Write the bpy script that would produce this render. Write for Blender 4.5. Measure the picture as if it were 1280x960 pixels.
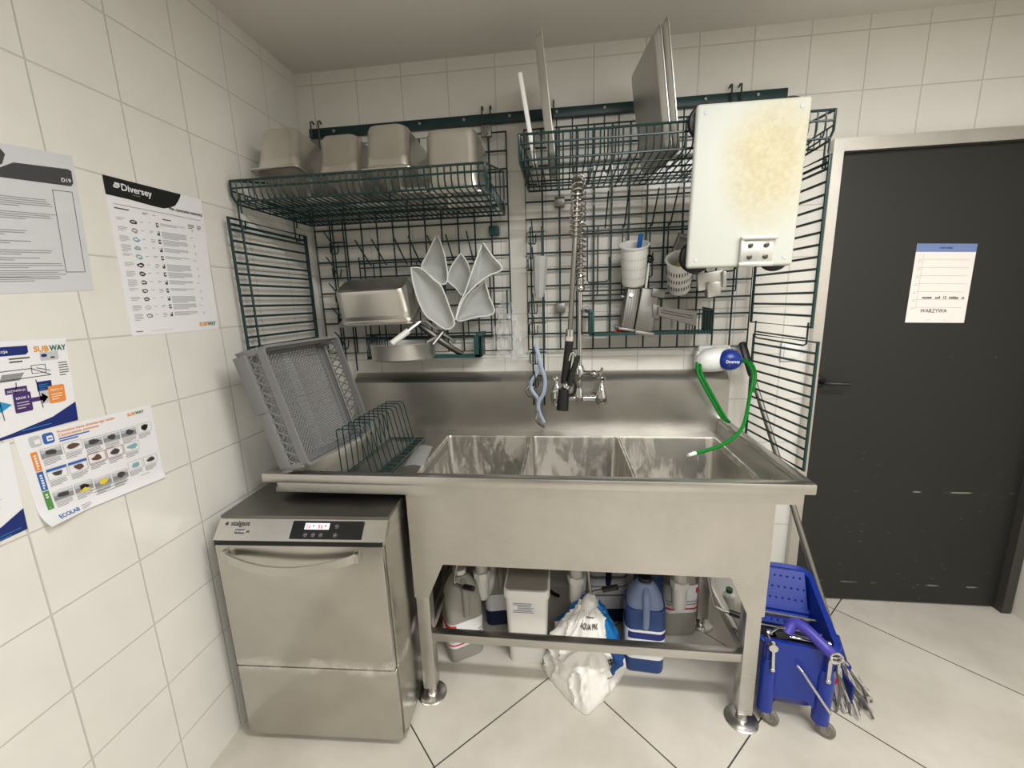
import bpy, bmesh, math, random
from mathutils import Vector, Matrix, noise
random.seed(7)
for o in list(bpy.data.objects): bpy.data.objects.remove(o)
SC = bpy.context.scene; COL = SC.collection; PI = math.pi

# ------------------------------------------------------------------ camera
def camera():
    yaw, pitch, roll = [math.radians(a) for a in (7.068, 11.279, -1.799)]
    F = Vector((-math.sin(yaw)*math.cos(pitch), math.cos(yaw)*math.cos(pitch), -math.sin(pitch)))
    R = Vector((math.cos(yaw), math.sin(yaw), 0)); U = R.cross(F)
    R2 = R*math.cos(roll)+U*math.sin(roll); U2 = U*math.cos(roll)-R*math.sin(roll)
    cd = bpy.data.cameras.new('camera'); c = bpy.data.objects.new('camera', cd); COL.objects.link(c)
    cd.sensor_fit = 'HORIZONTAL'; cd.sensor_width = 36; cd.lens = 36*519.35/1280
    cd.clip_start = .01; cd.clip_end = 60
    m = Matrix((R2, U2, -F)).transposed().to_4x4(); m.translation = (1.187, -1.982, 1.506)
    c.matrix_world = m; SC.camera = c
camera()

# ------------------------------------------------------------------ light
W = bpy.data.worlds.new('world'); SC.world = W; W.use_nodes = True
W.node_tree.nodes['Background'].inputs[0].default_value = (.9, .92, 1, 1)
W.node_tree.nodes['Background'].inputs[1].default_value = .2
def area(name, loc, sx, sy, power, col=(1, .985, .965), rot=(0, 0, 0)):
    l = bpy.data.lights.new(name, 'AREA'); l.shape = 'RECTANGLE'; l.size = sx; l.size_y = sy
    l.energy = power; l.color = col
    o = bpy.data.objects.new(name, l); COL.objects.link(o); o.location = loc; o.rotation_euler = rot
area('ceiling_lamp_near', (2.15, -1.7, 2.515), 1.5, .14, 46)
area('ceiling_lamp_far', (2.0, -3.0, 2.515), 1.6, .3, 40)
SC.view_settings.view_transform = 'Standard'; SC.view_settings.look = 'None'
SC.view_settings.gamma = 1; SC.view_settings.use_curve_mapping = False
SC.view_settings.exposure = 0.32

# ------------------------------------------------------------------ materials
def lin(c):
    return tuple((x/255/12.92 if x/255 <= .04045 else ((x/255+.055)/1.055)**2.4) for x in c)+(1,)
MATS = {}
def mat(key, rgb, rough=.5, metal=0, spec=.5, trans=0, alpha=1, emit=0, coat=0, ior=1.45, sss=0):
    m = bpy.data.materials.new(key); m.use_nodes = True; b = m.node_tree.nodes['Principled BSDF']
    b.inputs['Base Color'].default_value = lin(rgb); b.inputs['Roughness'].default_value = rough
    b.inputs['Metallic'].default_value = metal; b.inputs['Specular IOR Level'].default_value = spec
    b.inputs['Transmission Weight'].default_value = trans; b.inputs['Alpha'].default_value = alpha
    b.inputs['Coat Weight'].default_value = coat; b.inputs['IOR'].default_value = ior
    if emit: b.inputs['Emission Color'].default_value = lin(rgb); b.inputs['Emission Strength'].default_value = emit
    MATS[key] = m; return m
def N(m, t, **kw):
    n = m.node_tree.nodes.new(t)
    for k, v in kw.items():
        if hasattr(n, k): setattr(n, k, v)
        else: n.inputs[k].default_value = v
    return n
def L(m, a, b): m.node_tree.links.new(a, b)
def bsdf(m): return m.node_tree.nodes['Principled BSDF']
def ramp(m, fac, stops):
    r = N(m, 'ShaderNodeValToRGB'); L(m, fac, r.inputs[0]); e = r.color_ramp.elements
    e[0].position, e[0].color = stops[0]; e[1].position, e[1].color = stops[1]
    for p, c in stops[2:]:
        x = e.new(p); x.color = c
    return r.outputs[0]
def g(v): return (v, v, v, 1)
def math_n(m, op, a, b=None, c=None):
    n = N(m, 'ShaderNodeMath', operation=op)
    for i, x in enumerate((a, b, c)):
        if x is None: continue
        if isinstance(x, (int, float)): n.inputs[i].default_value = x
        else: L(m, x, n.inputs[i])
    return n.outputs[0]
def pos_xyz(m):
    p = N(m, 'ShaderNodeNewGeometry'); s = N(m, 'ShaderNodeSeparateXYZ'); L(m, p.outputs['Position'], s.inputs[0]); return p.outputs['Position'], s.outputs
def groove(m, coord, origin, pitch, halfw):
    t = math_n(m, 'FRACT', math_n(m, 'ADD', math_n(m, 'DIVIDE', math_n(m, 'SUBTRACT', coord, origin), pitch), 100.5))
    d = math_n(m, 'ABSOLUTE', math_n(m, 'SUBTRACT', t, .5))
    n = N(m, 'ShaderNodeMapRange', interpolation_type='SMOOTHSTEP'); L(m, d, n.inputs[0])
    n.inputs[1].default_value = halfw/pitch*.5; n.inputs[2].default_value = halfw/pitch*1.3
    n.inputs[3].default_value = 1; n.inputs[4].default_value = 0
    return n.outputs[0]
def tile_mat(key, axis, o_h, o_z, pitch=.2085, pz=.2083, tile=(221, 219, 212), grout=(190, 187, 179), hw=.0022):
    m = mat(key, tile, .22, spec=.5); P, s = pos_xyz(m)
    a = groove(m, s[axis], o_h, pitch, hw); b = groove(m, s[2], o_z, pz, hw)
    k = math_n(m, 'MAXIMUM', a, b)
    mx = N(m, 'ShaderNodeMix', data_type='RGBA'); L(m, k, mx.inputs[0])
    nz = N(m, 'ShaderNodeTexNoise'); nz.inputs['Scale'].default_value = 9; nz.inputs['Detail'].default_value = 5; L(m, P, nz.inputs['Vector'])
    c = ramp(m, nz.outputs[0], [(.3, lin([x-5 for x in tile])), (.7, lin(tile))])
    L(m, c, mx.inputs[6]); mx.inputs[7].default_value = lin(grout)
    L(m, mx.outputs[2], bsdf(m).inputs['Base Color'])
    L(m, math_n(m, 'MULTIPLY_ADD', k, .5, .24), bsdf(m).inputs['Roughness'])
    bp = N(m, 'ShaderNodeBump'); bp.inputs['Strength'].default_value = .5; bp.inputs['Distance'].default_value = .002
    nz2 = N(m, 'ShaderNodeTexNoise'); nz2.inputs['Scale'].default_value = 14; L(m, P, nz2.inputs['Vector'])
    L(m, math_n(m, 'SUBTRACT', math_n(m, 'MULTIPLY', nz2.outputs[0], .25), k), bp.inputs['Height']); L(m, bp.outputs[0], bsdf(m).inputs['Normal'])
    return m
tile_mat('tile_left', 1, -.645, 2.07); tile_mat('tile_back', 0, .4925, 2.07); tile_mat('tile_far', 0, .3, 2.07, tile=(150, 147, 140), grout=(120, 118, 112))
def floor_mat():
    m = mat('floor_tile', (190, 184, 173), .38); P, s = pos_xyz(m)
    a = groove(m, math_n(m, 'ADD', s[0], s[1]), -.167, .862, .0036)
    b = groove(m, math_n(m, 'SUBTRACT', s[0], s[1]), 1.68, .866, .0036)
    k = math_n(m, 'MAXIMUM', a, b)
    nz = N(m, 'ShaderNodeTexNoise'); nz.inputs['Scale'].default_value = 3.2; nz.inputs['Detail'].default_value = 8; nz.inputs['Roughness'].default_value = .62; L(m, P, nz.inputs['Vector'])
    c = ramp(m, nz.outputs[0], [(.28, lin((180, 174, 162))), (.72, lin((204, 199, 189)))])
    mx = N(m, 'ShaderNodeMix', data_type='RGBA'); L(m, k, mx.inputs[0]); L(m, c, mx.inputs[6]); mx.inputs[7].default_value = lin((45, 42, 38))
    L(m, mx.outputs[2], bsdf(m).inputs['Base Color'])
    L(m, ramp(m, nz.outputs[0], [(.3, g(.3)), (.7, g(.48))]), bsdf(m).inputs['Roughness'])
floor_mat()
def steel(key, rgb=(202, 200, 195), rough=.3, stain=0, grain=(2, 2, 60), rv=.12, scale_z=None, bump=.06):
    m = mat(key, rgb, rough, 1); P, s = pos_xyz(m)
    mp = N(m, 'ShaderNodeMapping'); mp.inputs['Scale'].default_value = grain; L(m, P, mp.inputs['Vector'])
    nz = N(m, 'ShaderNodeTexNoise'); nz.inputs['Scale'].default_value = 6; nz.inputs['Detail'].default_value = 4; L(m, mp.outputs[0], nz.inputs['Vector'])
    n2 = N(m, 'ShaderNodeTexNoise'); n2.inputs['Scale'].default_value = 5; n2.inputs['Detail'].default_value = 7; n2.inputs['Roughness'].default_value = .65; L(m, P, n2.inputs['Vector'])
    rr = math_n(m, 'ADD', math_n(m, 'MULTIPLY', nz.outputs[0], rv), math_n(m, 'MULTIPLY', n2.outputs[0], rv*.8))
    L(m, math_n(m, 'ADD', rr, rough-rv*.9), bsdf(m).inputs['Roughness'])
    lo = lin([x*.93 for x in rgb]); c = ramp(m, n2.outputs[0], [(.3, lo), (.7, lin(rgb))])
    if stain:
        mp2 = N(m, 'ShaderNodeMapping'); mp2.inputs['Scale'].default_value = (9, 9, 3.2); L(m, P, mp2.inputs['Vector'])
        n3 = N(m, 'ShaderNodeTexNoise'); n3.inputs['Scale'].default_value = 1.8; n3.inputs['Detail'].default_value = 9; n3.inputs['Roughness'].default_value = .68; n3.inputs['Distortion'].default_value = .5; L(m, mp2.outputs[0], n3.inputs['Vector'])
        f = ramp(m, n3.outputs[0], [(.47, g(0)), (.56, g(stain))])
        mx = N(m, 'ShaderNodeMix', data_type='RGBA'); L(m, f, mx.inputs[0]); L(m, c, mx.inputs[6]); mx.inputs[7].default_value = lin((214, 208, 196)); c = mx.outputs[2]
        L(m, math_n(m, 'SUBTRACT', 1, math_n(m, 'MULTIPLY', f, .8)), bsdf(m).inputs['Metallic'])
    if scale_z:      # dried limescale along the lower edge
        n4 = N(m, 'ShaderNodeTexNoise'); n4.inputs['Scale'].default_value = 16; n4.inputs['Detail'].default_value = 8; L(m, P, n4.inputs['Vector'])
        h = math_n(m, 'ABSOLUTE', math_n(m, 'SUBTRACT', s[2], scale_z)); w_ = math_n(m, 'SUBTRACT', 1, math_n(m, 'DIVIDE', h, .07)); f4 = math_n(m, 'MULTIPLY', math_n(m, 'MAXIMUM', w_, 0), n4.outputs[0])
        f4 = ramp(m, f4, [(.28, g(0)), (.5, g(.45))])
        mx4 = N(m, 'ShaderNodeMix', data_type='RGBA'); L(m, f4, mx4.inputs[0]); L(m, c, mx4.inputs[6]); mx4.inputs[7].default_value = lin((224, 221, 214)); c = mx4.outputs[2]
        L(m, math_n(m, 'SUBTRACT', 1, f4), bsdf(m).inputs['Metallic'])
    L(m, c, bsdf(m).inputs['Base Color'])
    bp = N(m, 'ShaderNodeBump'); bp.inputs['Strength'].default_value = bump; bp.inputs['Distance'].default_value = .001
    L(m, nz.outputs[0], bp.inputs['Height']); L(m, bp.outputs[0], bsdf(m).inputs['Normal'])
    return m
steel('steel'); steel('steel_bowl', (184, 181, 174), .34, stain=.55); steel('steel_splash', (196, 193, 187), .34)
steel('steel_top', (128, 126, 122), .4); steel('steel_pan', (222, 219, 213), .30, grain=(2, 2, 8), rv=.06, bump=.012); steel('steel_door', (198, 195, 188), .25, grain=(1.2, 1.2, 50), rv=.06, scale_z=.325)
steel('aluminium', (212, 211, 207), .42, grain=(20, 20, 20)); steel('frame_steel', (210, 207, 201), .36)
steel('dull_metal', (140, 138, 134), .45, grain=(20, 20, 20))
mat('chrome', (205, 204, 202), .12, 1); mat('dark_steel', (92, 90, 86), .35, 1); mat('zinc', (150, 148, 142), .4, 1)
mat('green_wire', (12, 46, 46), .36, 0, .5, coat=.2); mat('green_plate', (18, 66, 62), .45)
mat('rail_green', (12, 48, 50), .4); mat('black_plastic', (22, 22, 22), .4); mat('black_gloss', (12, 12, 14), .15)
mat('ceiling_paint', (214, 211, 204), .9); mat('white_paint', (215, 211, 202), .6)
mat('paper', (226, 226, 228), .55); mat('paper_grey', (204, 205, 208), .25, coat=.3); mat('paper_warm', (238, 232, 226), .6)
mat('ink_black', (24, 26, 24), .5); mat('ink_grey', (138, 138, 140), .6); mat('ink_dark', (66, 66, 68), .5); mat('ink_light', (186, 188, 192), .6)
mat('navy', (24, 40, 108), .5); mat('blue_print', (52, 96, 168), .5); mat('sky_print', (46, 140, 190), .5); mat('purple_print', (70, 42, 104), .5)
mat('orange_print', (226, 138, 58), .5); mat('green_print', (82, 140, 70), .5); mat('logo_orange', (222, 150, 46), .5); mat('logo_green', (24, 96, 66), .5)
mat('periwinkle', (112, 132, 180), .5); mat('yellow_print', (226, 198, 60), .5); mat('brown_print', (96, 70, 58), .5); mat('teal_print', (128, 168, 176), .5)
mat('red_print', (196, 44, 46), .5); mat('white_plastic', (228, 228, 225), .35); mat('tub_plastic', (228, 226, 221), .42)
mat('tub_lid', (150, 144, 134), .5)
mat('board_plastic', (226, 228, 220), .5); mat('grey_plastic', (118, 118, 118), .5); mat('rubber_grey', (112, 110, 102), .7)
mat('bucket_blue', (14, 44, 136), .36, coat=.15); mat('grip_blue', (62, 56, 150), .4); mat('handle_blue', (24, 96, 172), .4); mat('cover_blue', (26, 52, 140), .3)
mat('hook_blue', (172, 186, 208), .4); mat('red_plastic', (196, 36, 40), .4); mat('switch_white', (218, 222, 226), .4)
mat('led_red', (230, 60, 84), .4, emit=.7); mat('led_white', (225, 222, 224), .4, emit=.5)
mat('pvc', (206, 204, 198), .35); mat('mop_fibre', (172, 168, 160), .9); mat('mop_dark', (98, 94, 92), .9); mat('dark_grey', (60, 58, 54), .6)
mat('clear', (235, 238, 240), .08, trans=.0, alpha=.27, spec=.8); mat('frosted', (216, 218, 216), .35, trans=.5, ior=1.12)
mat('jug_clear', (176, 174, 164), .3, trans=.35, ior=1.15); mat('jug_blue', (66, 88, 140), .25, trans=.25, ior=1.2); mat('jug_blue_clear', (150, 166, 200), .3, trans=.35, ior=1.15)
mat('jug_navy', (28, 38, 72), .35); mat('green_hose', (30, 138, 52), .2, trans=.3, ior=1.2); mat('bag_white', (226, 224, 218), .5); mat('bag_blue', (20, 112, 178), .45)
mat('bag_navy', (22, 70, 130), .5); mat('grey_hose', (120, 118, 114), .5); mat('bottle_green', (30, 80, 50), .4)
def scratch_door():
    m = mat('door_grey', (35, 35, 32), .45); P, s = pos_xyz(m)
    mp = N(m, 'ShaderNodeMapping'); mp.inputs['Scale'].default_value = (12, 1, 110); L(m, P, mp.inputs['Vector'])
    nz = N(m, 'ShaderNodeTexNoise'); nz.inputs['Scale'].default_value = 2.2; nz.inputs['Detail'].default_value = 2; L(m, mp.outputs[0], nz.inputs['Vector'])
    n2 = N(m, 'ShaderNodeTexNoise'); n2.inputs['Scale'].default_value = 4; L(m, P, n2.inputs['Vector'])
    f = math_n(m, 'MULTIPLY', ramp(m, nz.outputs[0], [(.70, g(0)), (.76, g(1))]), ramp(m, n2.outputs[0], [(.45, g(0)), (.6, g(1))]))
    low = math_n(m, 'LESS_THAN', s[2], 1.25); f = math_n(m, 'MULTIPLY', f, low)
    for zz in (.585, .105):
        d = math_n(m, 'LESS_THAN', math_n(m, 'ABSOLUTE', math_n(m, 'SUBTRACT', s[2], zz)), .0035)
        n3 = N(m, 'ShaderNodeTexNoise'); n3.inputs['Scale'].default_value = 11; n3.inputs['Detail'].default_value = 4; L(m, P, n3.inputs['Vector'])
        f = math_n(m, 'MAXIMUM', f, math_n(m, 'MULTIPLY', d, ramp(m, n3.outputs[0], [(.52, g(0)), (.6, g(.7))])))
    mx = N(m, 'ShaderNodeMix', data_type='RGBA'); L(m, f, mx.inputs[0]); mx.inputs[6].default_value = lin((35, 35, 32)); mx.inputs[7].default_value = lin((150, 146, 136))
    L(m, mx.outputs[2], bsdf(m).inputs['Base Color'])
scratch_door()
def worn_board():
    m = mat('worn_board', (190, 193, 185), .55); P, s = pos_xyz(m)
    nz = N(m, 'ShaderNodeTexNoise'); nz.inputs['Scale'].default_value = 55; nz.inputs['Detail'].default_value = 4; nz.inputs['Distortion'].default_value = .5; L(m, P, nz.inputs['Vector'])
    dx = math_n(m, 'DIVIDE', math_n(m, 'SUBTRACT', s[0], 1.83), .14); dz = math_n(m, 'DIVIDE', math_n(m, 'SUBTRACT', s[2], 1.905), .2)
    n2 = N(m, 'ShaderNodeTexNoise'); n2.inputs['Scale'].default_value = 6; n2.inputs['Detail'].default_value = 6; L(m, P, n2.inputs['Vector'])
    d = math_n(m, 'ADD', math_n(m, 'MULTIPLY', dx, dx), math_n(m, 'MULTIPLY', dz, dz)); d = math_n(m, 'ADD', d, math_n(m, 'MULTIPLY_ADD', n2.outputs[0], 1.2, -.6))
    f = N(m, 'ShaderNodeMapRange', interpolation_type='SMOOTHSTEP'); L(m, d, f.inputs[0]); f.inputs[1].default_value = -.3; f.inputs[2].default_value = 1.7; f.inputs[3].default_value = .9; f.inputs[4].default_value = 0
    c = ramp(m, nz.outputs[0], [(.35, lin((174, 160, 118))), (.65, lin((186, 177, 142)))])
    mx = N(m, 'ShaderNodeMix', data_type='RGBA'); L(m, f.outputs[0], mx.inputs[0]); mx.inputs[6].default_value = lin((190, 193, 185)); L(m, c, mx.inputs[7])
    L(m, mx.outputs[2], bsdf(m).inputs['Base Color'])
    bp = N(m, 'ShaderNodeBump'); bp.inputs['Strength'].default_value = .12; L(m, nz.outputs[0], bp.inputs['Height']); L(m, bp.outputs[0], bsdf(m).inputs['Normal'])
worn_board()

# ------------------------------------------------------------------ mesh helpers
def V(*a): return Vector(a if len(a) == 3 else a[0])
class MB:
    def __init__(s, m='steel'): s.v = []; s.f = []; s.fm = []; s.fs = []; s.m = m; s.X = None
    def add(s, vs, fs, m=None, smooth=False, X=None):
        b = len(s.v)
        for p in vs:
            p = Vector(p)
            if X is not None: p = X @ p
            if s.X is not None: p = s.X @ p
            s.v.append(p)
        for f in fs:
            s.f.append([b+i for i in f]); s.fm.append(m or s.m); s.fs.append(smooth)
        return s
    def box(s, lo, hi, m=None, X=None):
        x0, y0, z0 = lo; x1, y1, z1 = hi
        return s.add([(x0, y0, z0), (x1, y0, z0), (x1, y1, z0), (x0, y1, z0), (x0, y0, z1), (x1, y0, z1), (x1, y1, z1), (x0, y1, z1)],
                     [(3, 2, 1, 0), (4, 5, 6, 7), (0, 1, 5, 4), (1, 2, 6, 5), (2, 3, 7, 6), (3, 0, 4, 7)], m, False, X)
    def rbox(s, lo, hi, r=.005, m=None, seg=2, X=None):
        bm = bmesh.new(); bmesh.ops.create_cube(bm, size=1)
        c = [(a+b)/2 for a, b in zip(lo, hi)]; d = [abs(b-a) for a, b in zip(lo, hi)]
        for v in bm.verts: v.co = Vector((c[0]+v.co.x*d[0], c[1]+v.co.y*d[1], c[2]+v.co.z*d[2]))
        bmesh.ops.bevel(bm, geom=bm.edges[:], offset=min(r, min(d)*.49), segments=seg, affect='EDGES', profile=.5)
        bm.verts.index_update()
        s.add([v.co.copy() for v in bm.verts], [[v.index for v in f.verts] for f in bm.faces], m, True, X); bm.free(); return s
    def tube(s, pts, r, seg=6, closed=False, m=None, X=None, r2=None, flat=1):
        P = [Vector(p) for p in pts]; n = len(P); rings = []; prev = None
        for i in range(n):
            if closed: t = P[(i+1) % n]-P[i-1]
            else: t = P[min(i+1, n-1)]-P[max(i-1, 0)]
            t.normalize()
            if prev is None:
                a = Vector((0, 0, 1)) if abs(t.z) < .9 else Vector((1, 0, 0)); u = (a-t*a.dot(t)).normalized()
            else:
                u = prev-t*prev.dot(t)
                u = u.normalized() if u.length > 1e-6 else prev
            prev = u; w = t.cross(u)
            rr = r if r2 is None else r+(r2-r)*i/(n-1)
            rings.append([P[i]+(u*math.cos(2*PI*k/seg)+w*math.sin(2*PI*k/seg)*flat)*rr for k in range(seg)])
        return s.loft(rings, closed, m, X, caps=not closed)
    def loft(s, rings, closed=False, m=None, X=None, caps=True, smooth=True):
        k = len(rings[0]); n = len(rings); vs = [p for r in rings for p in r]; fs = []
        for i in range(n if closed else n-1):
            a = i*k; b = ((i+1) % n)*k
            for j in range(k): fs.append((a+j, a+(j+1) % k, b+(j+1) % k, b+j))
        s.add(vs, fs, m, smooth, X)
        if caps and not closed:
            s.add(rings[0], [list(range(k))[::-1]], m, False, X); s.add(rings[-1], [list(range(k))], m, False, X)
        return s
    def lathe(s, prof, c=(0, 0, 0), seg=24, m=None, X=None, axis='z', capb=True, capt=True):
        rings = []
        for r, h in prof:
            ring = []
            for k in range(seg):
                a = 2*PI*k/seg; p = (r*math.cos(a), r*math.sin(a), h)
                if axis == 'y': p = (p[0], p[2], p[1])
                if axis == 'x': p = (p[2], p[0], p[1])
                ring.append(Vector(c)+Vector(p))
            rings.append(ring)
        s.loft(rings, False, m, X, caps=False)
        if capb and prof[0][0] > 1e-5: s.add(rings[0], [list(range(seg))[::-1]], m, False, X)
        if capt and prof[-1][0] > 1e-5: s.add(rings[-1], [list(range(seg))], m, False, X)
        return s
    def prism(s, poly, axis, a, b, m=None, X=None):
        def P(p, h):
            return {'x': (h, p[0], p[1]), 'y': (p[0], h, p[1]), 'z': (p[0], p[1], h)}[axis]
        k = len(poly); vs = [P(p, a) for p in poly]+[P(p, b) for p in poly]
        fs = [list(range(k))[::-1], list(range(k, 2*k))]+[(i, (i+1) % k, k+(i+1) % k, k+i) for i in range(k)]
        return s.add(vs, fs, m, False, X)
    def rod(s, a, b, r, m=None, seg=6, r2=None): return s.tube([a, b], r, seg, m=m, r2=r2)
    def ball(s, c, r, m=None, seg=16, sc=(1, 1, 1)):
        rings = []
        for i in range(1, seg//2):
            a = PI*i/(seg//2); rings.append([Vector(c)+Vector((r*sc[0]*math.sin(a)*math.cos(2*PI*k/seg), r*sc[1]*math.sin(a)*math.sin(2*PI*k/seg), -r*sc[2]*math.cos(a))) for k in range(seg)])
        return s.loft(rings, False, m, caps=True)
def rrect(w, d, r, n=5, z=0, cx=0, cy=0):
    pts = []
    r = min(r, w/2-1e-4, d/2-1e-4)
    for (sx, sy, a0) in ((1, 1, 0), (-1, 1, PI/2), (-1, -1, PI), (1, -1, 1.5*PI)):
        for i in range(n+1):
            a = a0+PI/2*i/n; pts.append(Vector((cx+sx*(w/2-r)+r*math.cos(a), cy+sy*(d/2-r)+r*math.sin(a), z)))
    return pts
def arc(c, r, a0, a1, n, ax='xz'):
    o = []
    for i in range(n+1):
        a = a0+(a1-a0)*i/n; p = [c[0], c[1], c[2]]; i0, i1 = 'xyz'.index(ax[0]), 'xyz'.index(ax[1])
        p[i0] += r*math.cos(a); p[i1] += r*math.sin(a); o.append(tuple(p))
    return o
def bez(pts, n=8):
    P = [Vector(p) for p in pts]; out = []
    Q = [P[0]]+P+[P[-1]]
    for i in range(1, len(Q)-2):
        a, b, c, d = Q[i-1], Q[i], Q[i+1], Q[i+2]
        for k in range(n):
            t = k/n; out.append(.5*((2*b)+(c-a)*t+(2*a-5*b+4*c-d)*t*t+(3*b-a-3*c+d)*t**3))
    out.append(P[-1]); return out
TXT = {}
def text2d(s, bold=.0):
    k = (s, bold)
    if k in TXT: return TXT[k]
    cu = bpy.data.curves.new('t', 'FONT'); cu.body = s; cu.size = 1; cu.offset = bold; cu.resolution_u = 3
    o = bpy.data.objects.new('t', cu); COL.objects.link(o); dg = bpy.context.evaluated_depsgraph_get(); dg.update()
    me = o.evaluated_get(dg).to_mesh(); vs = [(v.co.x, v.co.y) for v in me.vertices]; fs = [list(p.vertices) for p in me.polygons]
    o.evaluated_get(dg).to_mesh_clear(); bpy.data.objects.remove(o); bpy.data.curves.remove(cu)
    if vs:
        x0 = min(v[0] for v in vs); x1 = max(v[0] for v in vs)
        vs = [(x-x0, y) for x, y in vs]; w = x1-x0
    else: w = 0
    TXT[k] = (vs, fs, w); return TXT[k]
MATX = {}
def world(o): return MATX.get(o.name, Matrix.Identity(4))
def link_mesh(name, mb, X):
    me = bpy.data.meshes.new(name); inv = X.inverted()
    me.from_pydata([inv @ p for p in mb.v], [], mb.f)
    keys = []
    for k in mb.fm:
        if k not in keys: keys.append(k)
    for k in keys: me.materials.append(MATS[k])
    me.polygons.foreach_set('material_index', [keys.index(k) for k in mb.fm]); me.polygons.foreach_set('use_smooth', mb.fs)
    bm = bmesh.new(); bm.from_mesh(me); bmesh.ops.recalc_face_normals(bm, faces=bm.faces[:]); bm.to_mesh(me); bm.free()
    me.update(); o = bpy.data.objects.new(name, me); COL.objects.link(o)
    try: me.set_sharp_from_angle(angle=math.radians(40))
    except Exception: pass
    return o
def tag(o, label, cat, group=None):
    o['label'] = label; o['category'] = cat
    if group: o['group'] = group
    return o
def thing(name, label, cat, loc, group=None, rz=0):
    o = bpy.data.objects.new(name, None); COL.objects.link(o); o.empty_display_size = .05
    o.location = loc; o.rotation_euler = (0, 0, rz); MATX[o.name] = Matrix.Translation(loc) @ Matrix.Rotation(rz, 4, 'Z')
    return tag(o, label, cat, group)
def part(par, name, mb, label=None, kind=None):
    X = world(par); o = link_mesh(name, mb, X); o.parent = par; MATX[o.name] = X
    if label: o['label'] = label
    if kind: o['kind'] = kind
    return o
def single(name, mb, label, cat, group=None):
    lo = [min(p[i] for p in mb.v) for i in range(3)]; hi = [max(p[i] for p in mb.v) for i in range(3)]
    loc = Vector(((lo[0]+hi[0])/2, (lo[1]+hi[1])/2, lo[2])); o = link_mesh(name, mb, Matrix.Translation(loc)); o.location = loc
    MATX[o.name] = Matrix.Translation(loc); return tag(o, label, cat, group)
def struct(name, mb, par=None):
    o = link_mesh(name, mb, Matrix.Identity(4)); o['kind'] = 'structure'
    if par: o.parent = par; del o['kind']
    return o
def dup(o, par=None):
    c = o.copy(); COL.objects.link(c)
    if par: c.parent = par
    for ch in list(o.children): dup(ch, c)
    return c
def Xf(loc=(0, 0, 0), rx=0, ry=0, rz=0):
    return Matrix.Translation(loc) @ Matrix.Rotation(rz, 4, 'Z') @ Matrix.Rotation(ry, 4, 'Y') @ Matrix.Rotation(rx, 4, 'X')

# ================================================================== SETTING
H = 2.537; XR = 3.27; YF = -4.2
struct('floor', MB('floor_tile').box((-.12, YF-.12, -.1), (XR+.12, .12, 0)))
struct('ceiling', MB('ceiling_paint').box((-.12, YF-.12, H), (XR+.12, .12, H+.1)))
struct('wall_left', MB('tile_left').box((-.12, YF, 0), (0, 0, H)))
struct('wall_back', MB('tile_back').box((-.12, 0, 0), (2.285, .12, H)).box((2.285, 0, 2.085), (3.25, .12, H)).box((3.25, 0, 0), (XR+.12, .12, H)))
struct('wall_right', MB('white_paint').box((XR, YF, 0), (XR+.12, 0, H)))
struct('wall_front', MB('tile_far').box((-.12, YF-.12, 0), (XR+.12, YF, H)))
d = struct('door_1', MB('door_grey').box((2.30, .004, .012), (3.235, .05, 2.05)))
fr = MB('frame_steel').box((2.27, -.03, 0), (2.309, .05, 2.10)).box((2.309, -.03, 2.052), (3.235, .05, 2.10)); struct('door_frame', fr, d)
fr = MB('dark_grey').box((3.222, -.03, 0), (3.262, .05, 2.10)); struct('door_frame', fr, d)
hd = MB('black_plastic').lathe([(.024, 0), (.024, -.012), (.02, -.015)], (2.335, .004, 1.108), 20, axis='y').tube([(2.335, -.005, 1.108), (2.335, -.045, 1.108), (2.345, -.052, 1.108), (2.43, -.052, 1.106)], .009, 8)
struct('door_handle', hd, d)

# light switch on back wall
t = thing('light_switch', 'white square light switch on the tiled wall seen through the right wire panel', 'light switch', (2.19, -.001, 1.24))
part(t, 'plate', MB('switch_white').rbox((2.155, -.012, 1.205), (2.235, -.0005, 1.29), .004))
part(t, 'rocker', MB('white_plastic').rbox((2.166, -.016, 1.217), (2.224, -.011, 1.278), .003))

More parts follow.
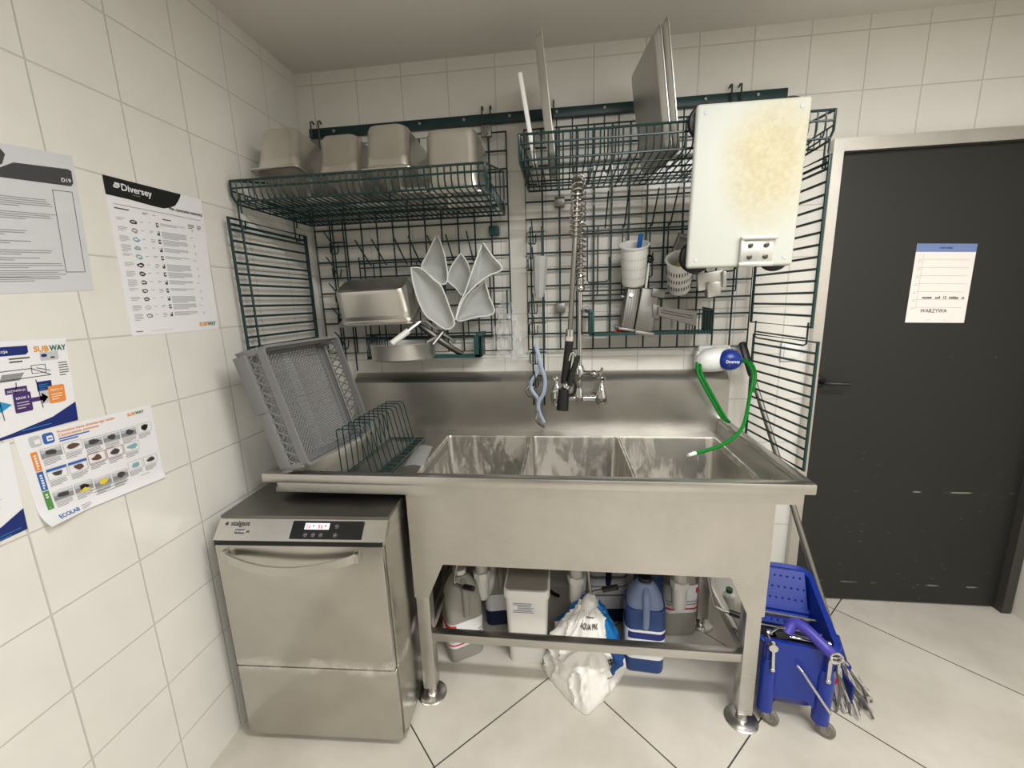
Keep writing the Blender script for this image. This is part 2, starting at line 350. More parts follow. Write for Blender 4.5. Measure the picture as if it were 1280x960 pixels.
# ================================================================== PAPERS
class Sheet:
    """paper of corners TL TR BR BL (3D), n = outward normal; u right 0..w, v up 0..h"""
    def __init__(s, TL, TR, BR, BL, n, w, h, paper='paper', curl=0):
        s.c = [Vector(p) for p in (TL, TR, BR, BL)]; s.n = Vector(n); s.w = w; s.h = h; s.curl = curl
        s.mb = MB(paper); g_ = 30
        top = [[s.P(w*i/g_, h*j/g_, 1) for i in range(g_+1)] for j in range(g_+1)]; bot = [[s.P(w*i/g_, h*j/g_, 0) for i in range(g_+1)] for j in range(g_+1)]
        vs = [p for r in top for p in r]+[p for r in bot for p in r]; M_ = (g_+1)**2; fs = []
        for j in range(g_):
            for i in range(g_):
                a = j*(g_+1)+i; fs.append((a, a+1, a+g_+2, a+g_+1)); fs.append((M_+a+g_+1, M_+a+g_+2, M_+a+1, M_+a))
        e = [j*(g_+1) for j in range(g_+1)]; e2 = [j*(g_+1)+g_ for j in range(g_+1)]; e3 = list(range(g_+1)); e4 = [g_*(g_+1)+i for i in range(g_+1)]
        for E_ in (e, e2, e3, e4):
            for a, b in zip(E_, E_[1:]): fs.append((a, b, M_+b, M_+a))
        s.mb.add(vs, fs, paper, True)
    def P(s, u, v, layer):
        a = u/s.w; b = v/s.h; TL, TR, BR, BL = s.c
        p = (BL*(1-a)+BR*a)*(1-b)+(TL*(1-a)+TR*a)*b
        k = s.curl*(max(0, (.22-b)/.22)**2*max(0, (.3-a)/.3)**1 + .35*max(0, (.12-b)/.12)**2)
        return p+s.n*(.0004+.0007*layer+k)
    def poly(s, pts, m, layer=2):
        s.mb.add([s.P(u, v, layer) for u, v in pts], [list(range(len(pts)))], m); return s
    def rect(s, u0, v0, u1, v1, m, layer=2):
        nu = max(1, int(abs(u1-u0)/s.w*8)) ; nv = max(1, int(abs(v1-v0)/s.h*8))
        vs = [s.P(u0+(u1-u0)*i/nu, v0+(v1-v0)*j/nv, layer) for j in range(nv+1) for i in range(nu+1)]
        s.mb.add(vs, [(j*(nu+1)+i, j*(nu+1)+i+1, (j+1)*(nu+1)+i+1, (j+1)*(nu+1)+i) for j in range(nv) for i in range(nu)], m); return s
    def frame(s, u0, v0, u1, v1, t, m, layer=2):
        return s.rect(u0, v0, u1, v0+t, m, layer).rect(u0, v1-t, u1, v1, m, layer).rect(u0, v0, u0+t, v1, m, layer).rect(u1-t, v0, u1, v1, m, layer)
    def rrect(s, u0, v0, u1, v1, r, m, layer=2):
        return s.poly([(p.x, p.y) for p in rrect(u1-u0, v1-v0, r, 4, 0, (u0+u1)/2, (v0+v1)/2)], m, layer)
    def text(s, t, u, v, size, m, layer=3, width=None, bold=0., rot=0):
        vs, fs, w = text2d(t, bold); kx = size if width is None else width/max(w, 1e-6)
        c, sn = math.cos(rot), math.sin(rot)
        s.mb.add([s.P(u+x*kx*c-y*size*sn, v+x*kx*sn+y*size*c, layer) for x, y in vs], fs, m); return s
    def lines(s, u0, u1, v, n, dv, th, m='ink_grey', layer=2, seed=0, ragged=.12):
        rd = random.Random(seed)
        for i in range(n):
            e = u1-(u1-u0)*(rd.random()*ragged+(.35 if i == n-1 else 0)); s.rect(u0, v-i*dv, e, v-i*dv-th, m, layer)
        return s
NX = (1, 0, 0)
def wordmark(s, u, v, size, width):     # two-colour word, slanted like the print
    for i, (ch, col) in enumerate(zip(('SUB', 'WAY'), ('logo_orange', 'logo_green'))):
        s.text(ch, u+i*width*.47, v, size, col, 3, width*(.45 if i == 0 else .53), .025)
# A grey laminated sheet
s = Sheet((0, -1.23, 1.86), (0, -1.009, 1.887), (0, -1.027, 1.566), (0, -1.25, 1.552), NX, .22, .32, 'paper_grey')
s.poly([(.0, .31), (.08, .31), (.088, .298), (.08, .276), (.06, .268), (0, .268)], 'ink_dark').text('~', .04, .28, .03, 'paper', 3)
s.poly([(.075, .268), (.10, .283), (.205, .287), (.212, .284), (.212, .255), (.206, .248), (0, .248), (0, .262)], 'ink_dark')
s.text('D19', .187, .256, .012, 'paper', 3, bold=.02).lines(.0, .085, .236, 1, .01, .005, 'ink_dark')
for k, (v, n, e) in enumerate(((.21, 5, .165), (.178, 4, .168), (.15, 1, .085), (.138, 3, .105), (.115, 2, .11), (.095, 3, .155), (.078, 2, .13), (.066, 3, .165), (.05, 4, .168), (.036, 3, .16))):
    s.lines(.0, e, v, n, .0045, .0014, 'ink_grey', seed=k)
s.frame(.165, .045, .207, .235, .0011, 'ink_dark')
single('instruction_sheet', s.mb, 'grey laminated sheet with dark band and empty box, highest on the left wall', 'poster')
# B wall chart with black curved header
s = Sheet((0, -.947, 1.862), (0, -.64, 1.868), (0, -.658, 1.443), (0, -.955, 1.443), NX, .30, .42)
hdr = [(0, .42), (0, .372)]+[(.05+.11*i/8, .372-.006*math.sin(PI*i/16)) for i in range(1, 9)]+[(.18, .372), (.20, .382), (.213, .398), (.222, .412), (.225, .42)]
s.poly(hdr, 'ink_black').rrect(.022, .394, .036, .400, .003, 'paper', 3).rrect(.026, .402, .04, .408, .003, 'paper', 3).rrect(.024, .398, .04, .403, .002, 'paper', 3)
s.text('Diversey', .043, .391, .025, 'paper', 3, .085, .02).lines(.07, .11, .385, 1, .1, .0015, 'ink_grey', 3)
s.text('Plan czyszczenia restauracji', .178, .366, .013, 'ink_dark', 3, .115, .02)
s.rect(.015, .351, .285, .3525, 'ink_grey').lines(.015, .085, .343, 1, .1, .003, 'ink_dark').lines(.09, .11, .343, 2, .004, .002).lines(.12, .135, .341, 1, .1, .002).lines(.15, .20, .335, 1, .1, .003, 'ink_dark')
s.lines(.235, .26, .333, 3, .005, .003).lines(.268, .285, .333, 3, .005, .003)
icons = ['ink_dark', 'ink_grey', 'teal_print', 'teal_print', 'teal_print', 'ink_black', 'ink_dark', 'ink_dark', 'ink_dark', 'ink_dark', 'ink_light', 'ink_grey']
for r in range(12):
    v = .318-r*.0235; rd = random.Random(r)
    s.lines(.015, .042, v, 2+r % 4, .0042, .0012, seed=r)
    u0 = .048; pts = [(u0+.012+.012*(.6+.4*rd.random())*math.cos(a), v-.006+.008*(.55+.45*rd.random())*math.sin(a)) for a in [2*PI*k/9 for k in range(9)]]
    s.poly(pts, icons[r]); s.rect(u0+.006, v-.008, u0+.016, v-.004, 'paper' if r % 3 else 'ink_light', 3)
    s.lines(.078, .095, v-.002, 1, .1, .0012).lines(.103, .118, v, 1+r % 3, .0042, .0012)
    s.rect(.126, v-.010, .134, v+.002, 'ink_dark'); s.rect(.128, v-.006, .132, v-.001, 'paper', 3) if r % 2 == 0 else s.rect(.126, v-.004, .130, v+.002, 'paper', 3)
    s.lines(.14, .225, v+.003, 2+(r*7) % 4, .0042, .0028, 'ink_light', seed=r+20, ragged=.04)
    if r % 3 != 1: s.poly([(.245, v-.004), (.249, v+.001), (.253, v-.004), (.249, v-.009)], 'ink_light'); s.rect(.2475, v-.005, .2505, v-.003, 'paper', 3)
    else: s.lines(.236, .258, v-.002, 1, .1, .0012)
wordmark(s, .225, .014, .018, .066); s.lines(.012, .05, .012, 1, .1, .002, 'ink_dark').lines(.06, .18, .011, 1, .1, .0012, 'ink_light')
single('cleaning_plan', s.mb, 'tall white wall chart with black curved header nearest the room corner', 'poster')
# C sink procedure, cut by the picture edge
s = Sheet((0, -1.425, 1.46), (0, -1.113, 1.452), (0, -1.128, 1.252), (0, -1.435, 1.245), NX, .31, .21)
s.poly([(.02, .198), (.235, .198), (.235, .183), (.23, .178), (.02, .178)], 'navy'); s.text('dezynfekcja', .15, .185, .009, 'paper', 3, .05, .01)
wordmark(s, .245, .182, .018, .062)
s.poly([(.09, 0), (.31, 0), (.31, .048), (.26, .024), (.18, .008), (.12, 0)], 'navy'); s.lines(.20, .30, .010, 1, .1, .0016, 'sky_print', 3)
for a, b in (((.12, .125), (.27, .125)), ((.12, .145), (.235, .145)), ((.17, .125), (.16, .145)), ((.205, .118), (.20, .08)), ((.235, .145), (.27, .125)), ((.17, .118), (.175, .04)), ((.24, .118), (.245, .05)), ((.245, .145), (.27, .135))):
    dx, dy = b[0]-a[0], b[1]-a[1]; l = math.hypot(dx, dy); nx, ny = -dy/l*.0008, dx/l*.0008
    s.poly([(a[0]-nx, a[1]-ny), (b[0]-nx, b[1]-ny), (b[0]+nx, b[1]+ny), (a[0]+nx, a[1]+ny)], 'ink_dark')
s.poly([(.178, .122), (.212, .122), (.222, .138), (.184, .138)], 'ink_grey').poly([(.15, .122), (.17, .122), (.176, .136), (.155, .136)], 'teal_print')
s.frame(.235, .132, .262, .152, .0012, 'ink_dark').lines(.20, .24, .172, 2, .007, .003, 'ink_dark')
s.rrect(.255, .16, .29, .18, .003, 'ink_light').poly([(.262+.006*math.cos(a*.7), .172+.004*math.sin(a*.7)) for a in range(9)], 'navy', 3).lines(.274, .288, .168, 1, .1, .004, 'ink_dark', 3)
s.lines(.287, .307, .152, 6, .006, .002, 'ink_dark')
s.rect(.184, .094, .222, .108, 'purple_print').text('DEZYNFEKCJA', .187, .098, .006, 'paper', 3, .032, .01)
s.rect(.24, .09, .268, .112, 'navy').lines(.243, .262, .105, 3, .005, .0015, 'sky_print', 3); s.rect(.242, .06, .262, .09, 'ink_light')
s.rect(.14, .098, .165, .108, 'sky_print')
s.poly([(.10, .066), (.17, .066), (.17, .058), (.192, .071), (.17, .084), (.17, .076), (.10, .076)], 'sky_print').rrect(.13, .045, .168, .09, .003, 'sky_print', 3)
s.text('KROK 2', .137, .074, .007, 'paper', 4, .026, .02)
s.rrect(.195, .05, .226, .094, .003, 'purple_print', 3).text('KROK 3', .199, .08, .007, 'paper', 4, .023, .02).lines(.199, .223, .073, 3, .006, .002, 'ink_light', 4)
s.poly([(.226, .068), (.246, .068), (.246, .06), (.258, .073), (.246, .086), (.246, .078), (.226, .078)], 'purple_print')
s.rrect(.259, .056, .291, .098, .003, 'orange_print', 3).text('KROK 4', .263, .085, .007, 'paper', 4, .023, .02).lines(.263, .287, .078, 3, .006, .0016, 'paper_warm', 4)
single('sink_procedure_sheet', s.mb, 'white sheet with navy wave, orange box and drawn sinks, at the left picture edge', 'poster')
# D mop procedure
s = Sheet((0, -1.253, 1.249), (0, -.944, 1.244), (0, -.948, 1.022), (0, -1.246, 1.033), NX, .30, .213, 'paper', .02)
s.rrect(.022, .18, .043, .205, .005, 'ink_light').rrect(.046, .18, .067, .205, .005, 'blue_print').rect(.03, .186, .041, .196, 'paper', 3).rect(.053, .186, .064, .198, 'paper', 3).rect(.055, .19, .062, .193, 'blue_print', 4)
s.text('Procedura mycia drewnianego wózka', .075, .199, .0085, 'orange_print', 3, .125, .012).text('Czyszczenie poziome', .075, .190, .0085, 'orange_print', 3, .085, .012)
s.lines(.075, .14, .186, 2, .0055, .003, 'blue_print', seed=3); wordmark(s, .232, .197, .011, .045)
for i, (c, tt) in enumerate((('orange_print', 'A'), ('blue_print', 'B'), ('green_print', 'C'))):
    s.rect(.018, .125-i*.047, .03, .17-i*.047, c); s.lines(.0215, .0265, .163-i*.047, 6, .006, .004, 'paper', 3)
rd = random.Random(4)
for r in range(3):
    for c in range(6):
        if r == 1 and c == 5: continue
        u = .035+c*.043; v = .168-r*.052+ (.004 if c < 2 else .0); w_ = .039
        if r == 1 and c >= 2: v += .012
        if r == 2 and c >= 4: v += .012
        s.frame(u, v-.024, u+w_, v, .0006, 'ink_grey', 3); s.lines(u+.001, u+w_-.002, v-.027, 4, .0035, .0014, 'ink_grey', seed=r*6+c)
        if (r, c) in ((0, 0), (0, 4), (2, 0), (2, 3), (0, 3), (0, 2), (2, 1), (2, 2)): s.rect(u, v-.024, u+w_, v-.004, 'ink_light', 2); s.rect(u, v-.022, u+w_, v-.012, 'ink_grey', 3)
        colr = {(0, 1): 'brown_print', (1, 1): 'brown_print', (0, 5): 'ink_black', (2, 1): 'ink_black', (2, 2): 'yellow_print', (1, 2): 'brown_print', (1, 3): 'ink_dark', (1, 4): 'teal_print', (2, 4): 'teal_print', (2, 5): 'ink_dark'}.get((r, c), 'ink_dark')
        s.poly([(u+.02+.015*(.5+.5*rd.random())*math.cos(a), v-.012+.009*(.5+.5*rd.random())*math.sin(a)) for a in [2*PI*k/8 for k in range(8)]], colr, 4)
        if r == 1 and c < 2: s.rect(u, v-.003, u+w_, v+.003, 'blue_print', 4)
        if (r, c) == (2, 1): s.poly([(u+.004, v-.022), (u+.02, v-.014), (u+.034, v-.022), (u+.02, v-.024)], 'yellow_print', 5)
        if r == 1 and c in (2, 3): s.frame(u-.001, v-.025, u+w_+.001, v+.001, .0006, 'red_print', 5)
for k in range(3): s.rect(.11+k*.004, .038-k*.0075, .20-k*.004, .0395-k*.0075, 'ink_grey')
s.text('ECOLAB', .028, .006, .011, 'blue_print', 3, .045, .025).lines(.08, .105, .014, 3, .004, .0012).lines(.235, .28, .03, 1, .1, .0012)
single('mop_procedure_sheet', s.mb, 'white landscape sheet of small photos with orange, blue and green side tabs', 'poster')
# E partly cut sheet
s = Sheet((0, -1.55, 1.235), (0, -1.261, 1.243), (0, -1.271, 1.042), (0, -1.555, 1.03), NX, .30, .205)
s.poly([(.15, 0), (.30, 0), (.30, .05), (.26, .03), (.20, .008)], 'navy'); s.lines(.24, .295, .010, 2, .006, .0014, 'sky_print', 3)
for k in range(6): s.lines(.18, .27, .16-k*.018, 2, .005, .0013, 'ink_light', seed=k)
single('white_notice_sheet', s.mb, 'lowest sheet at the left picture edge, mostly blank with navy corner', 'poster')
# notice on the door
s = Sheet((2.627+.022, .004, 1.688), (2.872, .004, 1.677), (2.874, .004, 1.357), (2.648, .004, 1.364), (0, -1, 0), .222, .325, 'paper_warm')
s.rect(0, .292, .222, .325, 'periwinkle').text('THIS WEEK', .085, .305, .009, 'navy', 3, .05, .02)
for k in range(7): s.rect(.012, .262-k*.033, .205, .2628-k*.033, 'ink_light', 3); s.rect(.012, .255-k*.033, .025, .257-k*.033, 'ink_light', 3)
s.rect(.03, .06, .031, .285, 'ink_light', 3)
for t_, u, w_ in (('nowe', .05, .035), ('od', .098, .018), ('12', .128, .012), ('mięsa', .150, .035), ('x', .196, .012)): s.text(t_, u, .101, .016, 'ink_black', 3, w_, .02)
s.text('WARZYWA', .05, .043, .022, 'ink_dark', 3, .1, .0)
s.lines(.075, .11, .012, 1, .1, .001).lines(.14, .16, .012, 1, .1, .001)
single('door_notice', s.mb, 'white week sheet with blue header taped to the dark door', 'notice')

# ================================================================== WALL RAIL AND WIRE GRIDS
t = thing('wall_rail', 'long dark green steel rail screwed high across the back wall', 'rail', (1.07, 0, 2.26))
part(t, 'rail_bar', MB('rail_green').rbox((.05, -.024, 2.262), (2.083, -.0005, 2.301), .003))
for i in range(10): part(t, 'screw', MB('zinc').lathe([(.007, -.024), (.007, -.027), (.004, -.029)], (.17+i*.2, 0, 2.284), 10, axis='y'))
def hanger(x, label):
    t = thing('rail_hanger', label, 'bracket', (x, -.03, 2.2), 'hangers on the green rail')
    w = MB('dark_steel')
    for dx in (-.018, .018): w.tube([(x+dx, -.004, 2.325), (x+dx, -.018, 2.332), (x+dx, -.032, 2.325), (x+dx, -.034, 2.25), (x+dx*.8, -.042, 2.21)], .0035, 6)
    part(t, 'hook', w)
    part(t, 'clamp', MB('dull_metal').rbox((x-.022, -.056, 2.20), (x+.022, -.034, 2.245), .003).lathe([(.008, -.056), (.008, -.064)], (x, 0, 2.212), 8, axis='y'))
for x, lb in ((.085, 'dark wire hanger at the left end of the green rail beside the pans'), (.87, 'dark wire hanger on the rail above the left grid corner'), (1.14, 'dark wire hanger behind the upright baking tray on the rail'), (1.885, 'dark wire hanger near the right end of the rail above the white board')): hanger(x, lb)

def grid(name, label, x0, x1, z0, z1, nx, nz, clips):
    t = thing(name, label, 'wire grid', ((x0+x1)/2, -.03, z0), 'green wire wall grids'); y = -.03
    m = MB('green_wire'); m.tube([(x0, y, z0), (x1, y, z0), (x1, y, z1), (x0, y, z1)], .0048, 8, True); part(t, 'frame', m)
    m = MB('green_wire')
    for i in range(1, nx): m.rod((x0+(x1-x0)*i/nx, y, z0), (x0+(x1-x0)*i/nx, y, z1), .004)
    for i in range(1, nz): m.rod((x0, y+.006, z0+(z1-z0)*i/nz), (x1, y+.006, z0+(z1-z0)*i/nz), .004)
    part(t, 'mesh', m)
    for cx, cz, mm in clips: part(t, 'clip', MB(mm).rbox((cx-.022, -.040, cz-.02), (cx+.022, -.0005, cz+.02), .003).lathe([(.007, -.040), (.007, -.043)], (cx, 0, cz), 10, axis='y'))
    return t
grid('wire_grid', 'green wire wall grid in the left half, behind hanging scoops', .024, .952, 1.277, 2.222, 12, 13, [(.885, 1.82, 'green_plate')])
grid('wire_grid', 'green wire wall grid in the right half, behind the tap hose', 1.03, 2.0, 1.279, 2.222, 13, 13, [(1.18, 1.925, 'dull_metal'), (1.18, 1.47, 'dull_metal')])

def side_panel(label, xf, xb, yf, yb, z0, z1, n, inner=(.1, .93), hooks=None, bent=0):
    t = thing('side_panel', label, 'wire panel', ((xf+xb)/2, (yf+yb)/2, z0), 'green wire side panels')
    m = MB('green_wire'); m.tube([(xf, yf, z0), (xb, yb, z0), (xb, yb, z1), (xf, yf, z1)], .0058, 8, True); part(t, 'frame', m)
    m = MB('green_wire')
    for i in range(1, n): z = z0+(z1-z0)*i/n; m.rod((xf, yf, z), (xb, yb, z), .0046)
    part(t, 'rungs', m)
    if inner:
        m = MB('green_wire')
        for f in inner: m.rod((xf+(xb-xf)*f+bent*.012, yf+(yb-yf)*f, z0), (xf+(xb-xf)*f+bent*.012, yf+(yb-yf)*f, z1), .0044)
        m.rod((xf, yf, z1-.02), (xb, yb, z1-.02), .005); part(t, 'uprights', m)
    if hooks:
        for (y, za) in hooks:
            x = xf+(xb-xf)*(y-yf)/(yb-yf); part(t, 'hook', MB('green_wire').tube([(x+.012, y, za-.04), (x+.012, y, za), (x+.006, y, za+.008), (x, y, za), (x, y, z1-.02), (x-.0, y+.004, z1-.03), (x+.012, y+.008, z1-.03), (x+.012, y+.01, z1)], .0034, 6))
    return t
side_panel('green wire side panel of level rungs flat along the left wall', .035, .035, -.575, -.125, 1.29, 1.822, 14, (.1, .93), [(-.52, 1.885), (-.2, 1.885)], 1)
side_panel('upper green wire panel jutting out beside the door, under the right shelf end', 2.04, 2.008, -.43, -.035, 1.385, 1.932, 14, (.93,), [(-.40, 1.985), (-.12, 1.985)], -1)
side_panel('lower green wire panel jutting out beside the door, above the sink end', 2.055, 2.008, -.45, -.075, .87, 1.335, 12, ())
t = single('panel_link', MB('green_wire').tube([(2.045, -.40, 1.40), (2.045, -.40, 1.325), (2.045, -.38, 1.318), (2.022, -.07, 1.318), (2.022, -.05, 1.325), (2.022, -.05, 1.39)], .0036, 6).rod((2.038, -.40, 1.345), (2.016, -.06, 1.345), .0036), 'bent green wire link joining the upper right panel to the lower one', 'wire link')

def shelf(label, x0, x1, yf, yb, zb, zf, zr, step, endr=True, slant=0, nlong=5):
    t = thing('wire_shelf', label, 'wire shelf', ((x0+x1)/2, (yf+yb)/2, zb), 'green wire wall shelves')
    f = MB('green_wire'); rr = .0042
    for x in (x0, x1):
        f.tube([(x, yf, zf), (x, yf, zb+.025), (x, yf+.02, zb), (x, yb, zb), (x, yb, zr)], rr, 8)
        f.rod((x, yf, zf), (x, yb, zr), rr)
    f.rod((x0, yf, zf), (x1, yf, zf), rr, seg=8); f.rod((x0, yb, zr), (x1, yb, zr), rr); f.rod((x0, yb, zb), (x1, yb, zb), rr)
    f.rod((x0, yf, (zf+zb)/2+.012), (x1, yf, (zf+zb)/2+.012), .0036); f.rod((x0, yf+.012, zb+.006), (x1, yf+.012, zb+.006), .0036)
    part(t, 'frame', f)
    s_ = MB('green_wire'); n = int((x1-x0)/step)
    for i in range(1, n):
        x = x0+(x1-x0)*i/n; s_.tube([(x, yf, zf), (x, yf, zb+.03), (x, yf+.008, zb+.012), (x, yf+.028, zb+.003), (x, yb, zb+.003)], .0029, 5)
    part(t, 'slats', s_)
    l_ = MB('green_wire')
    for i in range(1, nlong): y = yf+(yb-yf)*i/nlong; l_.rod((x0, y, zb-.003), (x1, y, zb-.003), .0034)
    part(t, 'crossbars', l_)
    for x in (x0, x1):
        e = MB('green_wire'); ne = 12
        for i in range(1, ne):
            y = yf+(yb-yf)*i/ne; zt = zf+(zr-zf)*i/ne; e.rod((x, y, zb), (x, y, zb+.04 if i % 3 else zt), .0022, seg=5)
        e.rod((x, yf, zb+.04), (x, yb, zb+.04), .003); part(t, 'end_guard', e)
    return t
shelf('green wire shelf in the upper left corner carrying four steel pans', .018, .938, -.52, -.045, 1.882, 1.955, 2.06, .0225)
sr = shelf('green wire shelf on the right holding upright trays, behind the white board', 1.047, 2.03, -.45, -.045, 1.972, 2.055, 2.10, .024)
for i, x in enumerate((1.17, 1.235, 1.3, 1.365, 1.425, 1.60, 1.68)):
    pts = [(x, -.36, 1.977), (x, -.20, 1.985), (x, -.10, 2.02), (x, -.085, 2.10), (x, -.07, 2.13), (x, -.07, 2.245)] if i % 2 else [(x, -.30, 1.977), (x, -.07, 1.98), (x, -.06, 2.02), (x, -.06, 2.25)]
    part(sr, 'divider', MB('green_wire').tube(pts, .003, 6))

# ================================================================== SINK UNIT
t = thing('sink_unit', 'long stainless steel three-bowl sink with left drainboard on four legs', 'sink', (1.05, -.4, 0))
w = MB('steel')
w.rbox((.157, -.757, .919), (1.925, -.722, .953), .005).rbox((1.893, -.73, .919), (1.925, -.05, .953), .005).rbox((.157, -.73, .919), (.187, -.05, .953), .005)
w.box((.205, -.742, .884), (1.90, -.70, .9195))
def slab(x0, y0, x1, y1): w.box((x0, y0, .872), (x1, y1, .89))
slab(.18, -.152, 1.90, -.05); slab(.18, -.725, 1.90, -.62); slab(.18, -.62, .647, -.152); slab(1.034, -.62, 1.046, -.152); slab(1.429, -.62, 1.441, -.152); slab(1.846, -.62, 1.90, -.152)
w.box((.187, -.724, .872), (1.893, -.716, .94)).box((1.886, -.72, .872), (1.895, -.06, .94)).box((.185, -.72, .872), (.194, -.06, .94))
part(t, 'worktop', w)
for x0, x1 in ((.648, 1.033), (1.047, 1.428), (1.442, 1.845)):
    cx, cy = (x0+x1)/2, -.386; ww, dd = x1-x0+.004, .470; b = MB('steel_bowl')
    b.loft([rrect(ww+.010, dd+.010, .025, 5, .8905, cx, cy), rrect(ww+.004, dd+.004, .022, 5, .8935, cx, cy), rrect(ww-.004, dd-.004, .02, 5, .8925, cx, cy), rrect(ww-.010, dd-.010, .02, 5, .884, cx, cy), rrect(ww-.02, dd-.02, .03, 5, .66, cx, cy), rrect(ww-.05, dd-.05, .03, 5, .628, cx, cy), rrect(ww-.12, dd-.12, .03, 5, .622, cx, cy)], caps=False)
    b.add(rrect(ww-.12, dd-.12, .03, 5, .622, cx, cy), [list(range(24))])
    o = part(t, 'bowl', b)
    part(o, 'drain', MB('chrome').lathe([(.045, .623), (.04, .628), (.03, .624), (.0, .622)], (cx, cy, 0), 20))
part(t, 'backsplash', MB('steel_splash').prism([(-.03, .872), (-.058, .872), (-.058, 1.13), (-.052, 1.137), (-.018, 1.168), (-.001, 1.172), (-.001, 1.165), (-.03, 1.13)], 'x', .157, 1.928))
a = MB('steel').box((.645, -.700, .595), (1.845, -.690, .885)).box((1.838, -.69, .595), (1.845, -.09, .873)).box((.645, -.69, .595), (.652, -.09, .873)).box((.652, -.1, .595), (1.838, -.09, .873))
part(t, 'apron', a)
for sx, x0 in ((1, .645), (-1, 1.845)):
    part(t, 'gusset', MB('steel').prism([(x0, .596), (x0+sx*.115, .596), (x0+sx*.052, .455), (x0, .455)], 'y', -.699, -.6905))
for x in (.645, 1.793):
    for y in (-.69, -.235):
        o = part(t, 'leg', MB('steel').rbox((x, y, .045), (x+.05, y+.05, .60), .004))
        part(o, 'foot', MB('steel').lathe([(.056, 0), (.056, .004), (.05, .008), (.02, .01), (.018, .012), (.018, .05)], (x+.025, y+.025, 0), 28))
part(t, 'stretcher', MB('steel').rbox((.69, -.685, .258), (1.796, -.652, .292), .003))
for x in (.655, 1.803): part(t, 'stretcher', MB('steel').rbox((x, -.645, .258), (x+.03, -.23, .292), .003))
for i, x in enumerate((.83, 1.24, 1.66)):
    y = -.4; o = part(t, 'drain_pipe', MB('pvc').lathe([(.026, .625), (.026, .36), (.034, .358), (.034, .33), (.030, .326), (.030, .25), (.024, .232)], (x, y, 0), 18).tube(bez([(x, y, .26), (x+.005, y+.02, .225), (x+.02, y+.07, .24), (x+.03, y+.11, .33), (x+.05, y+.2, .42), (x+.06, -.1, .42)], 5), .022, 12))
    part(o, 'pipe_nut', MB('pvc').lathe([(.038, .365), (.038, .34)], (x, y, 0), 8))
hp = [((.80, -.47, .63), (.74, -.5, .40), (.765, -.52, .375), (.83, -.56, .395)), ((1.27, -.47, .63), (1.29, -.5, .38), (1.31, -.51, .375), (1.39, -.54, .42)), ((1.70, -.47, .63), (1.745, -.52, .38), (1.765, -.53, .345), (1.87, -.56, .325))]
for P in hp:
    o = part(t, 'waste_lever', MB('zinc').tube(bez(P[:3]+((Vector(P[2])*.6+Vector(P[3])*.4),), 5), .006, 8))
    part(o, 'grip', MB('black_plastic').rod(Vector(P[2])*.65+Vector(P[3])*.35, P[3], .011, seg=10))

# ================================================================== PRE-RINSE TAP
t = thing('pre_rinse_tap', 'chrome wall tap with tall coiled spring hose and black spray gun', 'tap', (1.26, -.058, 1.06))
ch = MB('chrome').tube([(1.16, -.11, 1.062), (1.36, -.11, 1.062)], .013, 12)
for x in (1.16, 1.36): ch.lathe([(.03, -.058), (.03, -.066), (.018, -.07), (.018, -.11)], (x, 0, 1.062), 16, axis='y')
ch.lathe([(.019, 1.05), (.022, 1.07), (.016, 1.09), (.013, 1.11)], (1.262, -.11, 0), 14); part(t, 'mixer_bar', ch)
for x in (1.16, 1.36):
    o = part(t, 'valve', MB('chrome').lathe([(.018, 1.035), (.026, 1.05), (.027, 1.075), (.02, 1.095), (.017, 1.12), (.01, 1.128), (.009, 1.14)], (x, -.12, 0), 16))
    part(o, 'handle', MB('chrome').tube([(x, -.12, 1.14), (x, -.12, 1.15)], .007, 8).tube([(x-.018, -.138, 1.153), (x+.018, -.104, 1.153)], .006, 8).tube([(x-.014, -.104, 1.153), (x+.014, -.138, 1.153)], .006, 8).ball((x, -.121, 1.156), .011))
part(t, 'riser', MB('chrome').tube([(1.262, -.11, 1.08), (1.264, -.12, 1.3), (1.266, -.125, 1.54)], .0105, 12).rod((1.265, -.12, 1.46), (1.30, -.005, 1.46), .006).lathe([(.016, 0), (.016, -.006)], (1.30, 0, 1.46), 12, axis='y'))
o = part(t, 'side_valve', MB('chrome').lathe([(.018, 1.15), (.024, 1.165), (.024, 1.2), (.016, 1.215)], (1.262, -.115, 0), 14).tube([(1.262, -.115, 1.18), (1.315, -.13, 1.178)], .013, 10))
part(o, 'handle', MB('chrome').ball((1.325, -.132, 1.178), .017).tube([(1.33, -.132, 1.178), (1.355, -.135, 1.186)], .006).tube([(1.352, -.136, 1.165), (1.362, -.136, 1.206)], .006))
part(t, 'ball_joint', MB('chrome').ball((1.266, -.125, 1.552), .020).lathe([(.014, 1.565), (.014, 1.60), (.011, 1.61)], (1.266, -.125, 0), 12))
path = bez([(1.266, -.125, 1.56), (1.268, -.13, 1.72), (1.264, -.17, 1.85), (1.258, -.26, 1.925), (1.250, -.34, 1.927), (1.243, -.385, 1.86), (1.236, -.39, 1.72), (1.226, -.37, 1.55), (1.216, -.33, 1.36)], 14)
part(t, 'hose', MB('zinc').tube(path, .0095, 10))
